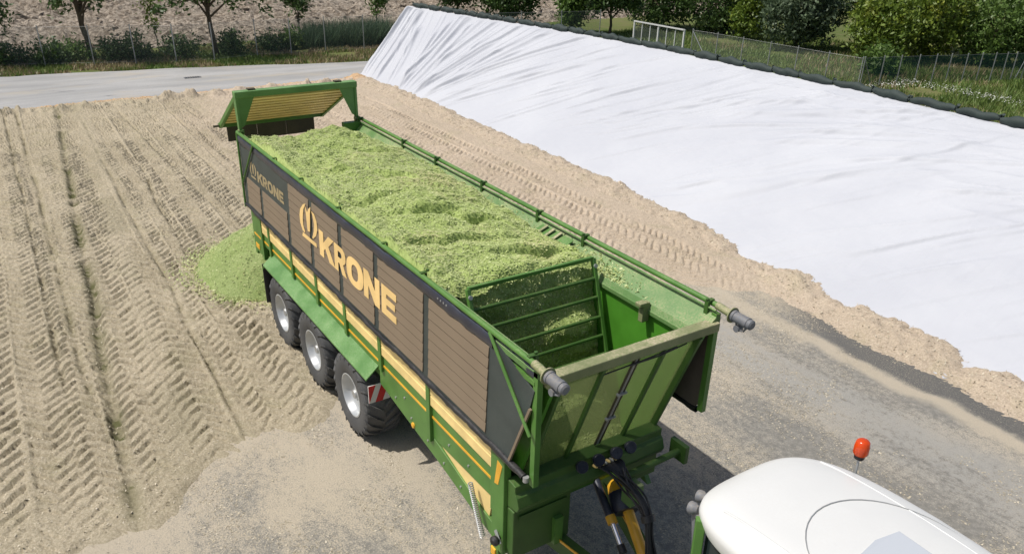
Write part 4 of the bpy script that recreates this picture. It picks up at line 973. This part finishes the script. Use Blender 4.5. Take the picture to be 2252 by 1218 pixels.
# ============================================================ FENCES
def fence(name, label, pts, h, mat, braces=(), post_r=.03):
    f_ = thing(name, label, 'fence', (pts[0][0], pts[0][1], 0), 'wire fences round the yard')
    for k, (a, b) in enumerate(pts):
        mb = MB(); mb.tube([(a, b, -.1), (a, b, h)], post_r, 8); mb.lathe([(post_r*1.2, 0), (post_r*1.2, .02), (0, .03)], (a, b, h), (0, 0, 1), 8); mb.build('post', M['galv'], f_, smooth=40)
        if k in braces:
            a2, b2 = pts[max(k-1, 0)] if k else pts[1]; mb = MB(); mb.tube([(a, b, h*.92), (a+(a2-a)*.6, b+(b2-b)*.6, 0)], post_r*.8, 8); mb.build('brace', M['galv'], f_, smooth=40)
    for k in range(len(pts)-1):
        (a, b), (c, e) = pts[k], pts[k+1]
        mb = MB(); mb.hexa([(a, b, .03), (c, e, .03), (c, e+.004, .03), (a, b+.004, .03), (a, b, h-.05), (c, e, h-.05), (c, e+.004, h-.05), (a, b+.004, h-.05)]); mb.build('wire_mesh', mat, f_)
    for z in (.1, h-.06):
        mb = MB(); mb.tube([(a, b-.035, z) for a, b in pts], .004, 4); mb.build('tension_wire', M['galv'], f_)
    return f_
fence('wire_fence', 'tall thin wire fence with grey posts along the verge behind the pale road', [(-45.6, -6.5), (-44.9, -3.7), (-44.0, -.95), (-43.3, 1.3), (-42.75, 3.27), (-42.0, 5.21), (-41.9, 7.21), (-42.4, 9.75), (-42.1, 11.66), (-42.3, 13.84), (-42.0, 16.2), (-41.7, 18.6), (-41.2, 21), (-40.6, 23.6), (-40.0, 26.4), (-39.4, 29.2), (-38.8, 32)], 1.98, M['mesh_thin'], (13,))
fence('wire_fence', 'thin mesh fence beyond the crest from the white frame to the corner post', [(-31.8, 33.74), (-29.9, 33.95), (-27.93, 34.0), (-25.92, 34.05), (-24.1, 34.15), (-22.1, 34.2), (-20.16, 34.37)], 1.52, M['mesh_thin'], (0,))
fence('wire_fence', 'dark green mesh fence with close posts leading right from the braced corner post', [(-20.1, 34.45), (-19.9, 35.8), (-19.55, 36.78), (-19.26, 37.96), (-18.94, 39.01), (-18.64, 39.88), (-18.3, 40.84), (-18.08, 41.9), (-17.77, 42.7), (-17.54, 43.43), (-17.36, 44.07), (-17.15, 44.8), (-16.9, 45.6)], 1.52, M['mesh_dark'], (0, 11))
# white metal frame standing behind the crest
gf = thing('metal_frame', 'white metal barred frame standing on the grass behind the crest', 'frame', (-34.7, 33.5, 0))
ga, gb_ = Vector((-37.0, 33.5, 0)), Vector((-32.3, 33.5, 0))
for t_ in (0, .5, 1):
    p = ga.lerp(gb_, t_); mb = MB(); mb.beam(p, p+Vector((0, 0, 1.45)), .10, .10); mb.build('post', M['white_paint'], gf)
for z in (.10, 1.42):
    mb = MB(); mb.beam(ga+Vector((0, -.055, z)), gb_+Vector((0, -.055, z)), .08, .08); mb.build('rail', M['white_paint'], gf)
for t_ in (1/6, 2/6, 4/6, 5/6):
    p = ga.lerp(gb_, t_); mb = MB(); mb.beam(p+Vector((0, 0, .1)), p+Vector((0, 0, 1.42)), .05, .05); mb.build('bar', M['white_paint'], gf)
mb = MB(); mb.box(-36.9, -32.4, 33.53, 33.535, .15, 1.38); mb.build('netting', M['mesh_thin'], gf)

# ============================================================ VEGETATION
def leaves(C, n, spread, size, r, up=.4):
    """n leaves round each of the clump centres C"""
    k = len(C); c = np.repeat(C, n, 0)+r.normal(0, 1, (k*n, 3))*np.repeat(spread, n)[:, None]
    nn = len(c); a = r.normal(0, 1, (nn, 3)); a /= np.linalg.norm(a, axis=1)[:, None]
    b = r.normal(0, 1, (nn, 3)); b = np.cross(a, b); b /= np.linalg.norm(b, axis=1)[:, None]
    L_ = (size*r.uniform(.6, 1.35, nn))[:, None]
    V = np.stack([c-a*L_, c+b*L_*.45, c+a*L_, c-b*L_*.45], 1).reshape(-1, 3)
    return V, np.arange(4*nn).reshape(-1, 4)

def tree(name, label, cat, base, trunk_h, trunk_r, blobs, mat, size, n_cl, n_lf, seed, lean=(0, 0), limbs=True, group='trees along the field edge'):
    """blobs: (dx, dy, z, rx, ry, rz) ellipsoids that hold the crown's clumps"""
    r = np.random.default_rng(seed); bx_, by_ = base; z0 = float(terrain(np.array(bx_), np.array(by_)))
    root = thing(name, label, cat, (bx_, by_, z0), group)
    cs = []; vol = np.array([b[3]*b[4]*b[5] for b in blobs]); vol = vol/vol.sum()
    for b, v_ in zip(blobs, vol):
        m_ = max(3, int(n_cl*v_)); q = r.normal(0, 1, (m_, 3)); q /= np.linalg.norm(q, axis=1)[:, None]; q *= (r.uniform(.25, 1.08, m_)**.55)[:, None]
        cs.append(q*np.array(b[3:6])+np.array([bx_+b[0], by_+b[1], z0+b[2]]))
    cs = np.concatenate(cs)
    cs[:, 2] = np.maximum(cs[:, 2], z0+.15)
    V, F = leaves(cs, n_lf, r.uniform(.55, 1.3, len(cs))*size*1.9, size, r)
    V[:, 2] = np.maximum(V[:, 2], z0+.01)
    link('crown', np_mesh('crown', V, F), mat, root)
    t_ = MB(); top = Vector((bx_+lean[0], by_+lean[1], z0+trunk_h))
    nseg = 6; pts = [Vector((bx_, by_, z0-.1)).lerp(top, i/nseg)+Vector((r.normal(0, .03), r.normal(0, .03), 0))*(1 if 0 < i < nseg else 0) for i in range(nseg+1)]
    t_.tube(pts, [trunk_r*(1.25 if i == 0 else 1-.45*i/nseg) for i in range(nseg+1)], 8)
    if limbs:
        idx = r.choice(len(cs), min(len(cs), 14), replace=False)
        for i in idx:
            e = Vector(cs[i]); s0 = pts[int(r.integers(3, nseg+1))]; mid = s0.lerp(e, .5)+Vector((r.normal(0, .12), r.normal(0, .12), .18))
            t_.tube([s0, mid, e], [trunk_r*.42, trunk_r*.26, trunk_r*.08], 6)
    t_.build('trunk', M['bark'], root, smooth=60)
    return root

# trees along the left fence and field edge
tree('roadside_tree', 'dark leafy tree cut off by the left edge of the picture', 'tree', (-46.0, -3.9), 3.0, .13, [(0, .4, 3.9, 1.8, 1.6, 1.6), (.2, 1.0, 2.4, 1.0, .9, .9)], M['leaf_dark'], .15, 110, 26, 1)
tree('roadside_tree', 'tall tree with a bare forked trunk, leftmost trunk behind the fence', 'tree', (-45.2, 1.5), 3.4, .17, [(0, 0, 4.8, 2.3, 2.3, 1.6), (.2, -.7, 3.1, .8, .9, .5), (0, .6, 3.2, .6, .7, .4)], M['leaf_dark'], .15, 120, 26, 2, (.1, -.35))
tree('roadside_tree', 'spreading tree with a bare trunk and drooping dark foliage right of the leftmost trunk', 'tree', (-44.0, 7.8), 3.0, .17, [(0, 0, 4.5, 3.1, 3.3, 1.5), (.3, -2.0, 2.75, .9, 1.3, .4), (.3, 2.3, 2.6, .8, 1.2, .45), (0, 1.3, 3.1, .9, .9, .4), (0, -.8, 3.1, .8, .9, .4)], M['leaf_dark'], .14, 150, 26, 3, (.05, -.15))
tree('sapling', 'thin yellowish sapling between the two bare-trunked trees', 'tree', (-45.6, 5.1), 1.9, .035, [(0, -.1, 1.9, .35, .35, .65), (0, -.25, 2.8, .4, .4, .5)], M['leaf_yellow'], .10, 22, 18, 4, (0, -.2), False)
tree('sapling', 'small round-crowned young tree on a thin stem by the field', 'tree', (-46.0, 13.7), 2.3, .05, [(0, -.1, 2.8, .85, .85, .95), (0, .1, 1.9, .4, .4, .4)], M['leaf_dark'], .12, 44, 22, 5, (0, -.15))
tree('sapling', 'young upright tree left of the end of the white sheet', 'tree', (-47.6, 19.6), 2.4, .06, [(0, 0, 3.0, .9, .9, 1.1), (0, 0, 1.8, .6, .6, .7)], M['leaf_mid'], .12, 60, 22, 6)
# trees seen over the crest
spec = [((-50, 27.3), 'dark tree top just right of the sheet\'s far end', 'leaf_dark', [(0, 0, 2.6, 1.3, 1.5, 1.0), (0, -.8, 3.6, 1.1, 1.1, .9)], 2.0),
        ((-46.6, 29.6), 'broad dark tree above the left part of the crest', 'leaf_dark', [(0, 0, 3.0, 1.9, 2.0, 1.7), (.2, -.9, 1.8, 1.0, .9, .8), (0, 1.1, 1.9, 1.0, .9, .8)], 2.0),
        ((-43.0, 32.8), 'light green slim young tree above the crest', 'leaf_mid', [(0, 0, 1.9, .7, .75, 1.2), (0, 0, 3.2, .7, .7, .9)], 1.8),
        ((-40.6, 34.4), 'dark tree with a clear bare trunk left of the white frame', 'leaf_dark', [(0, 0, 3.5, 1.7, 1.9, 1.3), (0, -1.1, 2.4, .7, .8, .6), (0, 1.2, 2.4, .7, .8, .5)], 2.2),
        ((-42.0, 40.2), 'dark round tree right behind the white frame', 'leaf_dark', [(0, 0, 2.6, 2.2, 2.4, 2.0), (0, 1.6, 1.8, 1.3, 1.3, 1.3)], 1.6),
        ((-38.4, 42.4), 'dark dense tree right of the white frame', 'leaf_dark', [(0, 0, 2.5, 2.1, 2.3, 2.1), (.5, 1.2, 1.3, 1.2, 1.2, 1.1)], 1.4)]
for k, (b, lb, mt_, bl, th) in enumerate(spec):
    bl = [(a, c, z*.92, rx*1.18, ry*1.22, rz*1.1) for a, c, z, rx, ry, rz in bl]
    tree('field_tree', lb, 'tree', b, th, .11, bl, M[mt_], .15, 230, 28, 20+k)
# thick row of trees and bushes on the right
spec = [((-34.6, 41.8), 'mixed olive and brown bush left of the large grey-green tree', 'leaf_yellow', [(0, 0, 1.7, 1.1, 1.1, 1.5), (0, 0, 3.2, .9, .9, 1.0)], 1.2, 80),
        ((-36.5, 45.5), 'very dark tree behind the mixed bush', 'leaf_dark', [(0, 0, 3.4, 2.2, 2.2, 2.4)], 2, 130),
        ((-30.0, 41.5), 'large grey-green tree with silvery leaves behind the fence', 'leaf_grey', [(0, 0, 3.0, 2.1, 2.1, 2.4), (.5, 1.2, 2.2, 1.7, 1.5, 1.8), (-.6, -1.0, 2.0, 1.3, 1.2, 1.6)], 2, 240),
        ((-28.6, 46.0), 'tall dark tree behind the grey-green one', 'leaf_dark', [(0, 0, 3.8, 2.6, 2.6, 2.8)], 2, 170),
        ((-24.6, 42.3), 'bright yellow-green tree standing forward behind the corner post', 'leaf_yellow', [(0, 0, 2.2, 1.9, 1.7, 1.9), (.4, .9, 2.6, 1.2, 1.1, 1.4), (.8, -.5, 1.2, 1.2, 1.0, 1.0)], 1.8, 220),
        ((-23.6, 46.2), 'sunlit yellow-green tree second from the corner post', 'leaf_yellow', [(0, 0, 2.6, 1.9, 1.9, 1.9), (0, 0, 1.2, 1.6, 1.6, 1.1)], 2, 170),
        ((-25.5, 50.5), 'dark tree behind the yellow-green pair', 'leaf_dark', [(0, 0, 3.4, 2.6, 2.6, 2.4)], 2, 160),
        ((-21.0, 48.2), 'mid green tree right of the yellow-green pair', 'leaf_mid', [(0, 0, 2.3, 1.8, 1.8, 1.9), (0, 0, 1.0, 1.5, 1.5, .9)], 2, 150),
        ((-20.6, 53.2), 'dark tree crown high in the right part of the row', 'leaf_dark', [(0, 0, 3.2, 2.3, 2.3, 2.3)], 2, 140),
        ((-18.6, 50.2), 'mid green bushy tree near the right edge of the picture', 'leaf_mid', [(0, 0, 2.3, 1.9, 1.9, 2.0), (0, 0, 1.0, 1.6, 1.6, .9)], 2, 150),
        ((-16.6, 53.5), 'dark green tree at the right edge of the picture', 'leaf_mid', [(0, 0, 2.8, 2.3, 2.3, 2.5)], 2, 160),
        ((-21.9, 38.6), 'low green shrub right behind the braced corner post', 'leaf_mid', [(0, 0, .7, .9, .9, .7)], .6, 50)]
for k, (b, lb, mt_, bl, th, nc) in enumerate(spec):
    tree('hedge_tree', lb, 'tree', b, th, .12, bl, M[mt_], .14, int(nc*1.4), 28, 50+k, group='row of trees behind the right fence')

# shrubs under the left fence
sh = [(-45.3, -2.6, 1.0, 1.0, .8, 'leaf_dark'), (-44.8, -.6, 1.1, .9, .9, 'leaf_dark'), (-44.9, .6, .9, .9, .8, 'leaf_mid'), (-44.4, 2.5, 1.1, .6, .9, 'leaf_dark'), (-44.1, 3.6, .9, .8, 1.2, 'leaf_dark'),
      (-43.6, 5.9, 1.1, 1.1, 1.0, 'leaf_dark'), (-43.6, 8.7, .9, .8, 1.1, 'leaf_dark'), (-44.0, 11.0, .8, .8, .8, 'leaf_dark'), (-44.2, 12.3, .8, .7, .8, 'leaf_mid')]
names = ['far left under the fence', 'left of the leftmost bare trunk', 'at the foot of the leftmost bare trunk', 'right of the leftmost bare trunk', 'under the second clear fence post', 'below the yellowish sapling', 'at the foot of the spreading tree', 'between the spreading tree and the young tree', 'just left of the young round-crowned tree']
for k, (a, b, rx_, ry_, h, mt_) in enumerate(sh):
    tree('shrub', 'dark low shrub %s' % names[k], 'shrub', (a, b), h*.5, .04, [(0, 0, h*.5, rx_, ry_, h*.62)], M[mt_], .11, 46, 24, 80+k, limbs=False, group='shrubs under the left fence')

def blades(P, h, w_, r, lean=.35):
    k = len(P); a = r.uniform(0, 2*np.pi, k); hh = h*r.uniform(.5, 1.3, k); ww = w_*r.uniform(.6, 1.4, k)
    t_ = np.stack([np.cos(a), np.sin(a), 0*a], 1)*ww[:, None]
    le = r.normal(0, lean, (k, 2))*hh[:, None]
    tip = P+np.stack([le[:, 0], le[:, 1], hh], 1)
    V = np.stack([P-t_, P+t_, tip], 1).reshape(-1, 3); return V, np.arange(3*k).reshape(-1, 3)
gr = np.random.default_rng(12)
def patch(name, n, xr, yr, h, w_, mat, clump, seed, label, cat, cond=None, thr=0.0):
    r = np.random.default_rng(seed); x = r.uniform(*xr, n); y = r.uniform(*yr, n)
    ok = (vnoise(x*clump, y*clump, seed) > thr)
    if cond is not None: ok &= cond(x, y)
    x, y = x[ok], y[ok]; V, F = blades(np.stack([x, y, terrain(x, y)-.03], 1), h, w_, r)
    o = link(name, np_mesh(name, V, F), mat); tag(o, label, cat, kind='stuff'); return o
verge = lambda x, y: (x < np.interp(y, [-30, -3.2, 4.7, 15, 24], [-42.6, -41.7, -40.5, -38.1, -36.9]))
patch('verge_grass', 42000, (-47.5, -37), (-8, 24), .17, .03, M['grass'], .5, 1, 'green grass along the verge between road and fence', 'grass', verge, -.1)
patch('dry_verge_grass', 34000, (-46.5, -37), (-8, 24), .2, .03, M['dry_grass'], .6, 2, 'dry straw-coloured grass on the verge', 'dry grass', verge, -.1)
patch('reed_bed', 9000, (-45.5, -43), (13.2, 21), 1.3, .03, M['reed'], .7, 3, 'tall grey-green reeds left of the end of the sheet', 'reeds', None, -.35)
rt_cond = lambda x, y: (y > 22)
patch('meadow_grass', 120000, (-42, 2), (22, 48), .22, .035, M['grass'], .35, 4, 'green meadow grass behind the crest of the sheet', 'grass', rt_cond, -.6)
patch('tall_meadow_weeds', 16000, (-22, -2), (24, 42), .55, .035, M['grass'], .5, 5, 'tall green weeds on the meadow at the right', 'weeds', None, .1)
patch('dry_meadow_grass', 16000, (-36, 2), (24, 46), .35, .03, M['dry_grass'], .4, 6, 'dry brown grass patches on the meadow', 'dry grass', None, .22)
x = gr.uniform(-19, -6, 9000); y = gr.uniform(30.5, 40, 9000); ok = vnoise(x*.45, y*.45, 40) > .55; x, y = x[ok], y[ok]
V, F = flakes(np.stack([x, y, .38+.18*gr.random(len(x))], 1), None, .028, gr, .3)
tag(link('white_flowers', np_mesh('white_flowers', V, F), M['flower']), 'white flower heads scattered over the weeds at the right', 'flowers', kind='stuff')
